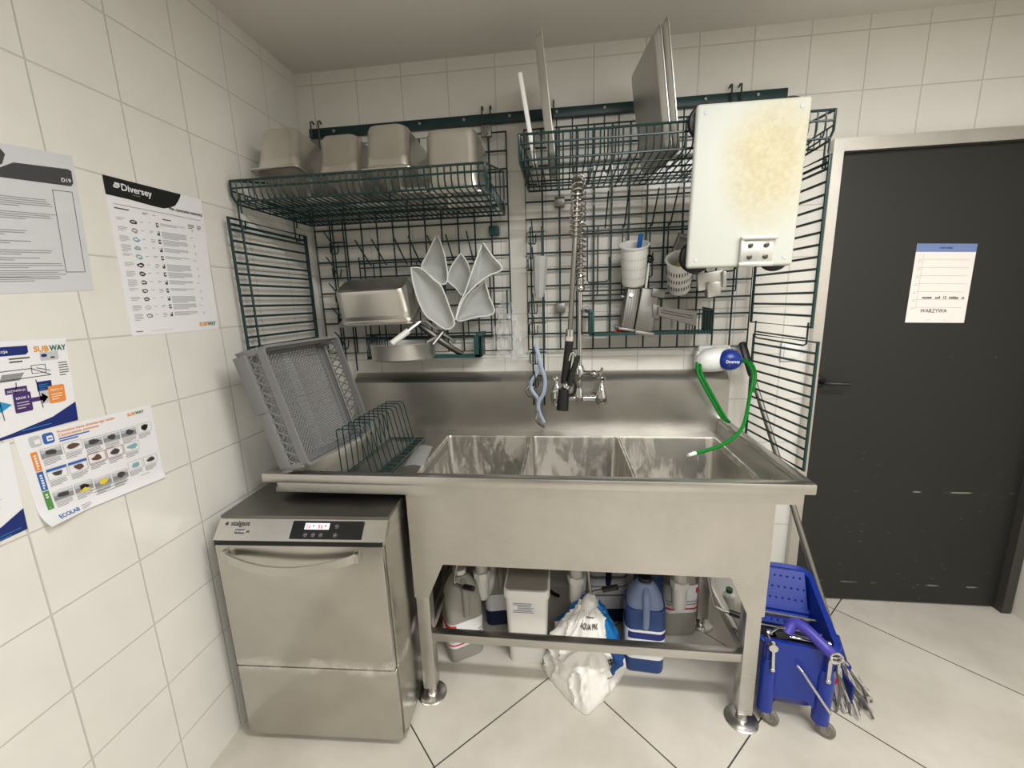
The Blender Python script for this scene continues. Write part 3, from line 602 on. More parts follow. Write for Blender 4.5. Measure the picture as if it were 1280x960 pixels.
def helix(path, r, wr, pitch0, s0, s1, pitchf=None):
    Ls = [0]
    for a, b in zip(path, path[1:]): Ls.append(Ls[-1]+(Vector(b)-Vector(a)).length)
    T = Ls[-1]; out = []; s = s0*T; ph = 0; u0 = None
    while s < s1*T:
        i = max(0, min(len(Ls)-2, next((k for k in range(len(Ls)-1) if Ls[k+1] >= s), len(Ls)-2)))
        f = (s-Ls[i])/(Ls[i+1]-Ls[i]); p = Vector(path[i]).lerp(Vector(path[i+1]), f); tg = (Vector(path[i+1])-Vector(path[i])).normalized()
        u = Vector((1, 0, 0)); u = (u-tg*u.dot(tg)).normalized(); w_ = tg.cross(u)
        out.append(p+(u*math.cos(ph)+w_*math.sin(ph))*r); pt = pitchf(s/T) if pitchf else pitch0
        s += pt/12; ph += 2*PI/12
    return MB('chrome').tube(out, wr, 6)
part(t, 'spring', helix(path, .021, .0028, .02, .02, .66, lambda f: .016+.012*max(0, 1-abs(f-.38)/.2)+(.004 if f < .25 else 0)))
tip = Vector((1.216, -.33, 1.36)); g1 = Vector((1.196, -.332, 1.175))
part(t, 'collar', MB('chrome').rod(tip+Vector((.002, 0, .03)), tip, .0165, seg=14).rod(tip+Vector((.0005, 0, .003)), tip-Vector((.001, 0, .014)), .019, seg=8))
gun = MB('black_plastic').tube([tip-Vector((.001, 0, .012)), tip-Vector((.004, 0, .05)), g1+Vector((.003, 0, .03)), g1], .017, 12)
part(t, 'spray_handle', gun)
part(t, 'spray_head', MB('black_plastic').rod((1.192, -.345, 1.155), (1.186, -.352, 1.07), .022, seg=18, r2=.024).rod((1.197, -.335, 1.17), (1.192, -.345, 1.15), .012, m='chrome'))
part(t, 'spray_lever', MB('black_plastic').tube(bez([(1.248, -.345, 1.29), (1.236, -.35, 1.25), (1.222, -.355, 1.21), (1.215, -.36, 1.17)], 5), .011, 8).tube(bez([(1.215, -.35, 1.215), (1.236, -.36, 1.18), (1.232, -.36, 1.14), (1.208, -.355, 1.135), (1.2, -.35, 1.16)], 5), .006, 8).tube(bez([(1.213, -.345, 1.27), (1.222, -.352, 1.3), (1.236, -.352, 1.3), (1.24, -.35, 1.285)], 4), .004, 6, m='chrome'))
part(t, 'gun_body', MB('chrome').ball((1.203, -.34, 1.165), .022).tube([(1.2, -.34, 1.16), (1.172, -.33, 1.15), (1.15, -.325, 1.14)], .006))

# ================================================================== DISHWASHER
t = thing('dishwasher', 'stainless steel undercounter dishwasher with red display under the drainboard', 'dishwasher', (.072, -.90, 0), rz=math.radians(2.5))
X = world(t); w_ = .565; dp = .60
def Lb(m): b = MB(m); b.X = X; return b
b = Lb('steel').box((.006, .02, .02), (w_-.006, dp, .80)).prism([(.004, .775), (.052, .838), (dp, .838), (dp, .775)], 'x', .001, w_-.001)
part(t, 'body', b)
part(t, 'top_cover', Lb('steel_top').rbox((0, .045, .834), (w_, dp, .848), .004))
# sloped control fascia: plane from (y=0,z=.782) to (y=.045,z=.838)
def fas(u, k, off=0):
    y = .000+.047*k; z = .786+.052*k; n = Vector((0, -.052, .047)).normalized()
    return Vector((u, y, z))+n*off
b = Lb('steel').add([fas(.001, 0), fas(w_-.001, 0), fas(w_-.001, 1), fas(.001, 1), (.001, .05, .786), (w_-.001, .05, .786), (w_-.001, .06, .836), (.001, .06, .836)], [(0, 1, 2, 3), (0, 4, 5, 1), (4, 7, 6, 5), (3, 2, 6, 7), (0, 3, 7, 4), (1, 5, 6, 2)])
part(t, 'fascia', b)
b = Lb('black_gloss'); b.add([fas(p.x, p.y, .0012) for p in rrect(.236, .80, .008, 4, 0, .372, .50)], [list(range(20))])
# panel corner radius is unequal by design of the slope
o = part(t, 'control_panel', b)
led = Lb('led_white'); led.add([fas(u, k, .0022) for u, k in ((.297, .52), (.378, .52), (.378, .80), (.297, .80))], [(0, 1, 2, 3)])
for u in (.302, .342):
    for j, ch_ in enumerate('56' if u < .32 else '86'):
        vs, fs, wd = text2d(ch_, .03); led.add([fas(u+j*.009+x*.012, .56+y*.26, .0032) for x, y in vs], fs, 'led_red')
    led.add([fas(u+.024, .58, .003), fas(u+.027, .72, .003), fas(u+.021, .72, .003)], [(0, 1, 2)], 'ink_dark')
part(o, 'display', led)
for u, k in ((.305, .28), (.331, .28), (.356, .28), (.403, .28), (.403, .66)):
    bt = Lb('ink_grey'); n_ = 18; vs = []; fs = []
    for i in range(n_):
        a_ = 2*PI*i/n_
        for r_ in (.0062, .0052): vs.append(fas(u+r_*math.cos(a_), k+r_*math.sin(a_)/.07, .0022))
    fs = [(2*i, 2*i+1, (2*i+3) % (2*n_), (2*i+2) % (2*n_)) for i in range(n_)]
    bt.add(vs, fs); bt.add([fas(u-.003, k-.02, .0022), fas(u+.003, k-.02, .0022), fas(u+.003, k+.02, .0022), fas(u-.003, k+.02, .0022)], [(0, 1, 2, 3)]); part(o, 'button', bt)
b = Lb('ink_dark')
def ftext(s_, u, k, size, m, off=.001, bold=.015):
    vs, fs, wd = text2d(s_, bold); b.add([fas(u+x*size, k+y*size/.07, off) for x, y in vs], fs, m)
ftext('stalgast', .044, .66, .022, 'ink_dark'); b.add([fas(.03+.008*math.cos(a_)*(1 if i % 2 else .5), .74+.11*math.sin(a_)*(1 if i % 2 else .5), .001) for i, a_ in enumerate([2*PI*k/10 for k in range(10)])], [list(range(10))])
b.add([fas(u, k, .001) for u, k in ((.066, .30), (.098, .30), (.098, .50), (.066, .50))], [(0, 1, 2, 3)]); ftext('POWER', .069, .35, .010, 'paper', .0018); ftext('AE', .104, .35, .010, 'ink_dark')
part(t, 'badge', b)
part(t, 'door', Lb('steel_door').rbox((.006, -.004, .318), (w_-.006, .018, .772), .006))
part(t, 'door_gap', Lb('black_plastic').box((.0015, .003, .31), (.0055, .03, .785)).box((.008, .004, .768), (w_-.008, .03, .79)).box((.008, .006, .306), (w_-.008, .03, .322)), 'black gap around the door')
pts = []
for i in range(17):
    f = i/16; u = .05+.43*f; bow = math.sin(PI*f)
    pts.append((u, -.018-.040*bow**.7, .745-.024*bow))
hb = Lb('steel')
rings = []
for i, p in enumerate(pts):
    y, z = p[1], p[2]; rings.append([Vector((p[0], y-.004, z+.014)), Vector((p[0], y-.004, z-.014)), Vector((p[0], y+.006, z-.012)), Vector((p[0], y+.006, z+.012))])
hb.loft(rings, smooth=False)
for u in (.05, .48): hb.rbox((u-.009, -.026, .728), (u+.009, -.002, .762), .004)
o = part(t, 'door_handle', hb)
part(t, 'lower_panel', Lb('steel_door').rbox((.004, 0, .03), (w_-.004, .02, .312), .005))
part(t, 'foot', Lb('black_plastic').box((.03, .05, 0), (w_-.03, .09, .025)).box((.03, dp-.09, 0), (w_-.03, dp-.05, .025)))
part(t, 'side_panel', Lb('steel_door').box((w_-.006, .02, .02), (w_-.0005, dp, .775)))

# ================================================================== GREY DISH BASKET leaning on the left wall
def rackX():
    x, y, z, yaw, tilt = .353, -.785, 1.0, -.116, .283
    e = Vector((-math.sin(yaw), math.cos(yaw), 0)); n = Vector((-math.cos(yaw), -math.sin(yaw), 0))
    up = n*math.sin(tilt)+Vector((0, 0, math.cos(tilt))); bk = n*math.cos(tilt)-Vector((0, 0, math.sin(tilt)))
    m = Matrix((e, up, bk)).transposed().to_4x4(); m.translation = (x-.0, y+.005, z-.008); return m
RX = rackX(); RL, RH, RD = .387, .417, .108
t = thing('dish_basket', 'grey plastic lattice dishwasher basket leaning against the left tiled wall', 'dish basket', (.24, -.58, .955))
def Rb(): b = MB('grey_plastic'); b.X = RX; return b
def bar(b, p, q, r=.0016): b.tube([p, q], r, 4)
fl = Rb(); zf = RD-.006
def clipd(u0, w0, u1, w1, c, sgn):
    pts = []
    # line w = sgn*u + c within rectangle
    for u in (u0, u1):
        w = sgn*u+c
        if w0 <= w <= w1: pts.append((u, w))
    for w in (w0, w1):
        u = (w-c)/sgn
        if u0 < u < u1: pts.append((u, w))
    return (pts[0], pts[1]) if len(pts) >= 2 else None
bu, bw = .035, .035; mu, mw = RL/2, RH/2
quads = [(.018, .018, mu-bu/2, mw-bw/2), (mu+bu/2, .018, RL-.018, mw-bw/2), (.018, mw+bw/2, mu-bu/2, RH-.018), (mu+bu/2, mw+bw/2, RL-.018, RH-.018)]
for q in quads:
    for sgn in (1, -1):
        k = -1.0
        while k < 1.2:
            r_ = clipd(*q, k, sgn)
            if r_: bar(fl, (r_[0][0], r_[0][1], zf), (r_[1][0], r_[1][1], zf), .0032)
            k += .0155
for i in range(1, 5): fl.tube([(mu-bu/2+bu*i/5, .018, zf), (mu-bu/2+bu*i/5, RH-.018, zf)], .0022, 4); fl.tube([(.018, mw-bw/2+bw*i/5, zf), (RL-.018, mw-bw/2+bw*i/5, zf)], .0022, 4)
for s_ in (0, 1):
    fl.tube([(mu-bu/2+bu*s_, .015, zf), (mu-bu/2+bu*s_, RH-.015, zf)], .0026, 4); fl.tube([(.015, mw-bw/2+bw*s_, zf), (RL-.015, mw-bw/2+bw*s_, zf)], .0026, 4)
n = 36
for i in range(1, n):
    fl.tube([(mu-bu/2, .018+(RH-.036)*i/n, zf), (mu+bu/2, .018+(RH-.036)*i/n, zf)], .002, 4)
    fl.tube([(.018+(RL-.036)*i/n, mw-bw/2, zf), (.018+(RL-.036)*i/n, mw+bw/2, zf)], .002, 4)
fl.box((.0, .0, zf-.004), (RL, .02, zf+.006)).box((0, RH-.02, zf-.004), (RL, RH, zf+.006)).box((0, .02, zf-.004), (.02, RH-.02, zf+.006)).box((RL-.02, .02, zf-.004), (RL, RH-.02, zf+.006))
part(t, 'base_lattice', fl)
rm = Rb()   # opening rim with rounded corners
o1 = [Vector((p.x, p.y, 0)) for p in rrect(RL, RH, .018, 5, 0, RL/2, RH/2)]; i1 = [Vector((p.x, p.y, 0)) for p in rrect(RL-.018, RH-.018, .012, 5, 0, RL/2, RH/2)]
dz = Vector((0, 0, .026)); k = len(o1)
rm.add(o1+i1+[p+dz for p in o1]+[p+dz for p in i1], [f for j in range(k) for f in ((j, (j+1) % k, k+(j+1) % k, k+j), (2*k+j, 3*k+j, 3*k+(j+1) % k, 2*k+(j+1) % k), (j, 2*k+j, 2*k+(j+1) % k, (j+1) % k), (k+j, k+(j+1) % k, 3*k+(j+1) % k, 3*k+j))])
part(t, 'rim', rm)
def wall_lat(f, Lw):
    b = Rb()
    b.tube([f(0, .026), f(Lw, .026)], .004, 4)
    n = 12
    for i in range(n):
        a0, a1 = Lw*i/n, Lw*(i+1)/n
        b.tube([f(a0, .022), f(a1, .074)], .003, 4); b.tube([f(a1, .022), f(a0, .074)], .003, 4)
    b.tube([f(0, .074), f(Lw, .074)], .004, 4)
    part(t, 'side_lattice', b)
wall_lat(lambda a_, v: (.005, a_, v), RH); wall_lat(lambda a_, v: (RL-.005, a_, v), RH); wall_lat(lambda a_, v: (a_, RH-.005, v), RL); wall_lat(lambda a_, v: (a_, .005, v), RL)
for u in (0, RL-.022):
    for w2 in (0, RH-.022): part(t, 'corner_post', Rb().rbox((u, w2, .02), (u+.022, w2+.022, RD+.004), .006))
cn = Rb()
cn.rbox((-.003, .012, .072), (.004, RH*.55, RD+.006), .003).rbox((-.007, RH*.5, .070), (.004, RH-.01, RD+.014), .003).rbox((0, RH-.004, .072), (RL, RH+.004, RD+.006), .003).rbox((RL-.004, 0, .072), (RL+.004, RH, RD+.006), .003).rbox((0, -.004, .072), (RL, .004, RD+.006), .003)
part(t, 'outer_band', cn)

# ================================================================== GREEN PLATE RACK on the drainboard
t = thing('plate_rack', 'low green wire plate rack of upright hoops on the drainboard', 'plate rack', (.47, -.42, .89))
b = MB('green_wire')
for x in (.502, .547, .385): b.tube([(x, -.655, .895), (x+.006, -.20, .895)], .0036, 6)
for i in range(12): f = i/11; y = -.65+.445*f; b.rod((.502+.006*f, y, .895), (.547+.006*f, y, .895), .0028)
for y in (-.65, -.205): b.rod((.385, y, .895), (.55, y, .895), .0034)
part(t, 'base_rails', b)
for i in range(11):
    y = -.64+.41*i/10; x = .502+.006*i/10
    b = MB('green_wire').tube([(x, y, .895), (x-.030, y-.012, 1.07), (x-.034, y-.013, 1.077), (x-.040, y-.013, 1.08), (x-.105, y-.013, 1.08), (x-.111, y-.013, 1.077), (x-.114, y-.012, 1.07), (x-.117, y, .895)], .0023, 6); part(t, 'hoop', b)
# clear plastic film beside it
b = MB('clear'); nx_, ny_ = 10, 6; vs = []
for j in range(ny_+1):
    for i in range(nx_+1):
        u, v = i/nx_-.5, j/ny_-.5; vs.append((.602+.075*u-.03*v, -.43+.22*v, .8985+.010*math.cos(u*4)*(1-abs(v))+.004*noise.noise((u*6, v*6, 1))))
b.add(vs, [(j*(nx_+1)+i, j*(nx_+1)+i+1, (j+1)*(nx_+1)+i+1, (j+1)*(nx_+1)+i) for j in range(ny_) for i in range(nx_)], None, True)
single('plastic_film', b, 'small piece of clear plastic film lying beside the first sink bowl', 'plastic film')

# ================================================================== STEEL PANS
def pan_rings(w, d, h, rim=.012, tap=.009):
    """opening at z=0 (rim plane), base at z=h"""
    return [rrect(w, d, .02, 5, -.004), rrect(w, d, .02, 5, .0), rrect(w-2*rim, d-2*rim, .03, 5, .002), rrect(w-2*rim-.004, d-2*rim-.004, .03, 5, .012), rrect(w-2*rim-.008, d-2*rim-.008, .032, 5, .016),
            rrect(w-2*rim-2*tap, d-2*rim-2*tap, .034, 5, h-.022), rrect(w-2*rim-2*tap-.010, d-2*rim-2*tap-.010, .034, 5, h-.006), rrect(w-2*rim-2*tap-.03, d-2*rim-2*tap-.03, .03, 5, h)]
def pan_mesh(w, d, h, X):
    b = MB('steel_pan'); R = pan_rings(w, d, h); b.loft(R, caps=False, X=X); b.add(R[-1], [list(range(24))], X=X)
    I = [rrect(w, d, .02, 5, -.004), rrect(w-2*.012-.004, d-.028, .03, 5, -.002), rrect(w-.03, d-.03, .03, 5, .012), rrect(w-2*.012-.028, d-.05, .032, 5, h-.02), rrect(w-2*.012-.06, d-.07, .03, 5, h-.003)]
    b.loft(I, caps=False, X=X); b.add(I[-1], [list(range(24))[::-1]], X=X)
    return b
# prototype standing at the origin, copied with obj.copy() and tipped onto the shelf rim
def tipped_pan(w, d, h, loc, rx, rz, label, group):
    o = link_mesh('steel_pan', pan_mesh(w, d, h, Matrix.Identity(4)), Matrix.Identity(4)); o.location = loc; o.rotation_euler = (rx, 0, rz); return tag(o, label, 'pan', group)
GP = 'upturned steel pans on the left shelf'; SH_RX = -math.radians(11.5)
p0 = tipped_pan(.195, .335, .158, (.172, -.325, 1.968), SH_RX, math.radians(-2), 'upturned steel pan nearest the room corner, tipped up highest on the left shelf', GP)
for x, y, z, rx, rz, lb in ((.372, -.275, 1.950, -11, -1, 'upturned steel pan second from the room corner on the left shelf'), (.567, -.285, 1.972, -4, 0, 'upturned steel pan third from the room corner on the left shelf'),):
    c = p0.copy(); COL.objects.link(c); c.location = (x, y, z); c.rotation_euler = (math.radians(rx), 0, math.radians(rz)); c['label'] = lb
o = link_mesh('steel_pan', pan_mesh(.225, .32, .215, Matrix.Identity(4)), Matrix.Identity(4)); o.location = (.80, -.285, 1.892); o.rotation_euler = (0, 0, math.radians(1)); tag(o, 'deepest upturned steel pan standing level at the right end of the left shelf', 'pan', GP)
# pan hung upside down on the pegs
o = link_mesh('steel_pan', pan_mesh(.345, .19, .15, Matrix.Identity(4)), Matrix.Identity(4)); o.location = (.378, -.165, 1.462); o.rotation_euler = (math.radians(24), math.radians(-1.5), math.radians(3))
tag(o, 'deep steel pan hung upside down on the pegs of the left grid', 'pan')

# ================================================================== TRAYS on the right shelf
def tray(label, x, y0, y1, z0, z1, lean, yaw, rimd=.018, group='baking trays on the right shelf'):
    """upright tray: length along y, height along z, depth along x"""
    X = Xf((x, y1, z0), 0, lean, yaw); Ly = y1-y0; Hz = z1-z0; b = MB('aluminium')
    def ring(s, xo): return [Vector((xo, p.x, p.y)) for p in rrect(Ly-2*s, Hz-2*s, .02, 4, 0, -Ly/2, Hz/2)]
    R = [ring(0, rimd), ring(0, rimd-.003), ring(.006, rimd-.003), ring(.008, rimd-.006), ring(.013, .004), ring(.018, 0)]
    b.loft(R, caps=False, X=X); b.add(R[-1], [list(range(20))], X=X)
    R2 = [ring(0, rimd), ring(.008, rimd), ring(.0145, .006), ring(.02, .0022)]; b.loft(R2, caps=False, X=X); b.add(R2[-1], [list(range(20))], X=X)
    return single('baking_tray', b, label, 'tray', group)
tray('narrow upright steel tray seen edge on, left of the large pair on the right shelf', 1.142, -.40, -.09, 1.985, 2.40, math.radians(-6), 0, .028)
tray('large upright steel tray facing left, foremost of the pair on the right shelf', 1.51, -.40, -.09, 1.985, 2.37, math.radians(-8), math.radians(6), .02)
tray('large upright steel tray directly behind its twin on the right shelf', 1.535, -.40, -.09, 1.985, 2.39, math.radians(-8), math.radians(6), .02)
X = Xf((1.095, -.07, 1.985), 0, math.radians(-9), 0)
single('cutting_board', MB('white_plastic').rbox((-.008, -.30, 0), (.008, 0, .30), .004, X=X), 'thin white cutting board standing edge on at the left end of the right shelf', 'cutting board')

# ================================================================== WHITE BASE BOARD with feet, hung before the right shelf
t = thing('mounting_board', 'white worn plastic board with black round feet and metal bracket, before the right shelf', 'board', (1.78, -.5, 1.59))
X = Xf((1.7616, -.500, 1.834), math.radians(2.3), math.radians(.4), 0)
part(t, 'board', MB('worn_board').rbox((-.164, -.011, -.2415), (.164, .011, .2415), .0105, seg=3, X=X))
for sx in (-1, 1):
    for sz in (-1, 1):
        c = Vector((sx*.124, 0, sz*.203)); f = MB('black_plastic')
        f.lathe([(.03, .011), (.03, .018), (.05, .022), (.055, .030), (.05, .041), (.02, .044)], c, 26, axis='y', X=X); part(t, 'foot', f)
        part(t, 'screw', MB('ink_light').lathe([(.007, -.0105), (.0065, -.0125)], c+Vector((sx*.012, 0, sz*.012)), 12, axis='y', X=X))
b = MB('aluminium').rbox((.0, -.02, -.236), (.096, -.011, -.152), .002, X=X).rbox((-.004, -.031, -.160), (.104, -.011, -.149), .002, X=X).rbox((-.006, -.028, -.242), (.098, -.011, -.228), .002, X=X).rbox((-.004, -.026, -.236), (.006, -.011, -.152), .002, X=X)
o = part(t, 'bracket', b)
for u in (.026, .074):
    for v in (-.212, -.176): part(o, 'screw', MB('dark_steel').lathe([(.008, -.02), (.008, -.023), (.004, -.024)], (u, 0, v), 12, axis='y', X=X))

# ================================================================== PEG RACKS AND HOOK STRIPS
def peg(b, x, z, out=.10, up=.075, y=-.055): b.tube([(x, y, z), (x, y-.012, z+.004), (x, y-out, z+up)], .0033, 6)
def vstrip(label, x, z0, z1, zs, dx=.05, y=-.05):
    t = thing('hook_strip', label, 'hook strip', (x, y, z0), 'green hook strips')
    m = MB('green_wire').tube([(x, y, z0), (x+dx, y, z0), (x+dx, y, z1), (x, y, z1)], .0038, 8, True); part(t, 'frame', m)
    for z in zs:
        b = MB('green_wire').tube([(x-.01, y+.006, z), (x+dx+.012, y+.006, z)], .003, 6)
        b.tube([(x+dx*.9, y, z), (x-.004, y-.012, z), (x-.012, y-.014, z-.006), (x-.012, y-.014, z-.045), (x-.004, y-.014, z-.052), (x+.02, y-.012, z-.052), (x+.024, y-.014, z-.044), (x+.024, y, z-.01)], .003, 6)
        b.tube([(x+.012, y-.014, z-.05), (x+.012, y-.05, z+.0), (x+.012, y-.10, z+.035)], .003, 6); part(t, 'hook', b)
vstrip('green vertical hook strip at the left end of the left grid', .125, 1.19, 1.90, (1.80, 1.69, 1.575, 1.465, 1.355), .052)
vstrip('green vertical hook strip at the left end of the right grid, with blue tongs', 1.052, 1.02, 1.82, (1.80, 1.69, 1.50, 1.405, 1.27, 1.16), .05, -.07)
def hrack(label, x0, x1, zt, zb, pegs, vs, hooks=()):
    t = thing('peg_rack', label, 'peg rack', ((x0+x1)/2, -.045, zb), 'green peg racks'); y = -.045
    m = MB('green_wire')
    for z in (zt, zt-.02, zb, zb+.02): m.rod((x0, y, z), (x1, y, z), .0034)
    for x in (x0, x1): m.rod((x, y-.002, zb), (x, y-.002, zt+.03), .0034)
    part(t, 'frame', m)
    for x in vs: part(t, 'upright', MB('green_wire').rod((x, y-.004, zb), (x, y-.004, zt), .0032))
    for x, o_, u_ in pegs: b = MB('green_wire'); peg(b, x, zt-.01, o_, u_, y-.004); part(t, 'peg', b)
    for x, w_, z in hooks: part(t, 'hook', MB('green_wire').tube([(x, y-.004, zt), (x, y-.006, z+.01), (x+.008, y-.012, z), (x+w_-.01, y-.085, z), (x+w_, y-.093, z+.008), (x+w_, y-.093, z+.10)], .0034, 6))
    return t
hrack('green peg rack across the left grid carrying the white scoops', .24, .86, 1.70, 1.345, [(.30, .14, .095), (.375, .14, .095), (.475, .14, .1), (.54, .14, .1), (.62, .13, .1), (.70, .13, .1), (.79, .13, .11)], (.31, .42, .52, .64, .75))
hrack('green peg rack across the right grid beside the utensil cups', 1.275, 1.93, 1.815, 1.52, [(1.375, .12, .12), (1.455, .12, .12), (1.57, .12, .12), (1.645, .12, .12)], (1.345, 1.45, 1.565, 1.70, 1.8), [(1.30, .085, 1.575), (1.475, .085, 1.585), (1.64, .09, 1.59), (1.80, .09, 1.60)])

# ================================================================== SMALL GREEN TRAYS on the grids
def wtray(label, x0, x1, z, plate_right):
    t = thing('grid_tray', label, 'tray shelf', ((x0+x1)/2, -.1, z), 'small green trays on the wall grids'); y0, y1 = -.165, -.04
    part(t, 'floor', MB('green_plate').rbox((x0, y0, z), (x1, y1, z+.004), .0015).box((x0, y0, z+.004), (x1, y0+.003, z+.014)))
    a, b_ = (x1, x0) if plate_right else (x0, x1); sg = 1 if plate_right else -1
    part(t, 'end_plate', MB('green_plate').rbox((a-.004, y0, z), (a+.004, y1, z+.105), .002).rbox((a-.02*sg-.004, y0, z+.0), (a+.004, y0+.03, z+.10), .002).rbox((a-.012, y0-.004, z+.095), (a+.012, y1, z+.110), .004))
    e = MB('green_wire').tube([(b_, y1, z), (b_, y0, z), (b_, y0, z+.10), (b_, y1, z+.105)], .0036, 6)
    for i in range(1, 10): yy = y0+(y1-y0)*i/10; e.rod((b_, yy, z), (b_, yy, z+.102), .0024)
    e.tube([(b_, y0, z+.10), (b_+.10*sg, y0, z+.10), (b_+.10*sg, y0, z)], .003, 6)
    for i in range(1, 8): e.rod((b_+.10*sg*i/8, y0, z), (b_+.10*sg*i/8, y0, z+.10), .0022)
    part(t, 'end_basket', e)
wtray('small green tray on the left grid holding a round steel pan', .295, .82, 1.262, True)
wtray('small green tray on the right grid holding the grey slicer', 1.308, 1.80, 1.348, False)
# round pan
t = thing('round_pan', 'round shallow brushed steel pan lying in the left green tray', 'pan', (.47, -.2, 1.267))
b = MB('aluminium').lathe([(.0, 1.2675), (.132, 1.2675), (.139, 1.274), (.143, 1.335), (.145, 1.338), (.143, 1.341), (.139, 1.338), (.134, 1.28), (.0, 1.276)], (.478, -.185, 0), 48, capb=False, capt=False); part(t, 'bowl', b)
# white handled utensil and tongs across the pan
t = thing('serving_utensil', 'steel utensil with white handle resting across the round pan', 'utensil', (.56, -.22, 1.34))
h0, h1, h2, h3 = Vector((.472, -.30, 1.345)), Vector((.535, -.26, 1.395)), Vector((.575, -.22, 1.43)), Vector((.70, -.12, 1.33))
part(t, 'handle', MB('white_plastic').tube([h0, h0.lerp(h1, .05), h1], .0135, 12), 'white plastic handle')
part(t, 'shaft', MB('steel').tube([h1, h2], .008, 8).tube([h2, h2+Vector((.02, .02, .0)), h3], .007, 8))
t = thing('steel_tongs', 'dark steel tongs lying crosswise over the edge of the round pan', 'tongs', (.66, -.16, 1.27))
for k, dy in enumerate((-.012, .012)):
    part(t, 'arm', MB('dark_steel').tube(bez([(.55, -.20, 1.425), (.60, -.19+dy, 1.385), (.67, -.17+dy, 1.325), (.735, -.14+dy*.5, 1.275)], 6), .011, 8, flat=.5))
part(t, 'pivot', MB('dull_metal').ball((.55, -.20, 1.425), .015).tube([(.60, -.235, 1.34), (.655, -.17, 1.37)], .009, 8).tube([(.625, -.22, 1.33), (.69, -.15, 1.42)], .008, 8))

# ================================================================== WHITE TRANSLUCENT SCOOPS
def scoop(label, outline, depth, y, rim=.005, tilt=0):
    """outline (x,z) of the open edge; hollow bulging towards the wall"""
    t = thing('plastic_scoop', label, 'scoop', (sum(p[0] for p in outline)/len(outline), y, min(p[1] for p in outline)), 'white scoops hung on the left grid')
    z0 = min(p[1] for p in outline); O_ = bez([(x, y-(zz-z0)*tilt, zz) for x, zz in outline]+[(outline[0][0], y-(outline[0][1]-z0)*tilt, outline[0][1])], 6)[:-1]
    c = sum(O_, Vector())/len(O_); b = MB('frosted'); rings = []
    for k, (f, d) in enumerate(((1, 0), (.93, .35), (.8, .68), (.6, .88), (.35, .98), (.12, 1))): rings.append([c+(p-c)*f+Vector((0, depth*d, 0)) for p in O_])
    b.loft(rings, caps=False); b.add(rings[-1], [list(range(len(O_)))])
    inn = [[c+(p-c)*(f*.985)+Vector((0, depth*d-.003, 0)) for p in O_] for f, d in ((1, 0), (.93, .35), (.8, .68), (.6, .88), (.35, .98), (.12, 1))]
    b.loft(inn, caps=False); b.add(inn[-1], [list(range(len(O_)))[::-1]])
    part(t, 'shell', b); part(t, 'rim', MB('white_plastic').tube(O_, rim*.6, 6, True))
scoop('long white translucent scoop leaning in front, next to the hanging steel pan', [(.545, 1.660), (.592, 1.654), (.645, 1.604), (.675, 1.575), (.704, 1.49), (.722, 1.419), (.685, 1.394), (.636, 1.425), (.589, 1.468), (.554, 1.571)], .05, -.20)
scoop('white translucent scoop with the highest tip, left of the other pointed ones', [(.655, 1.800), (.672, 1.755), (.685, 1.695), (.690, 1.612), (.666, 1.588), (.62, 1.622), (.576, 1.662), (.605, 1.717)], .05, -.15)
scoop('small white translucent scoop in the middle, between two larger pointed scoops', [(.752, 1.716), (.782, 1.670), (.790, 1.602), (.754, 1.538), (.72, 1.572), (.686, 1.608), (.71, 1.666)], .045, -.14)
scoop('large white translucent scoop on the right, its tip near the grid edge', [(.861, 1.750), (.899, 1.694), (.938, 1.640), (.884, 1.616), (.826, 1.579), (.766, 1.520), (.727, 1.433), (.748, 1.50), (.777, 1.555), (.816, 1.649)], .055, -.195)
scoop('white translucent scoop hanging lowest, partly behind the large right scoop', [(.851, 1.594), (.868, 1.531), (.886, 1.457), (.804, 1.440), (.719, 1.426), (.744, 1.483), (.784, 1.541)], .04, -.13)
# clear crumpled film hanging at the grid corner
b = MB('clear'); nx_, ny_ = 14, 26; vs = []
for j in range(ny_+1):
    for i in range(nx_+1):
        u, v = i/nx_, j/ny_; wd = .06+.07*min(1, v*2)
        vs.append((.935+wd*(u-.5)+.012*noise.noise((v*5, 2, 0)), -.055-.03*noise.noise((u*5, v*8, 3))-.018*noise.noise((u*12, v*17, 5)), 1.50-.26*v))
b.add(vs, [(j*(nx_+1)+i, j*(nx_+1)+i+1, (j+1)*(nx_+1)+i+1, (j+1)*(nx_+1)+i) for j in range(ny_) for i in range(nx_)], None, False)
b.tube([(.935, -.034, 1.555), (.94, -.07, 1.50), (.94, -.075, 1.45)], .004, 6, m='green_plate')
single('film_bag', b, 'crumpled clear plastic bag hanging at the lower right corner of the left grid', 'plastic bag')
# white tube on the hook strip
X = Xf((1.089, -.128, 1.52), math.radians(6), math.radians(3))
b = MB('frosted').lathe([(.0, 0), (.018, 0), (.024, .03), (.029, .10), (.031, .165), (.031, .172), (.028, .172), (.026, .10), (.02, .01), (0, .008)], (0, 0, 0), 8, X=X)
single('plastic_sleeve', b, 'translucent white plastic sleeve hung on the strip left of the tap hose', 'sleeve')
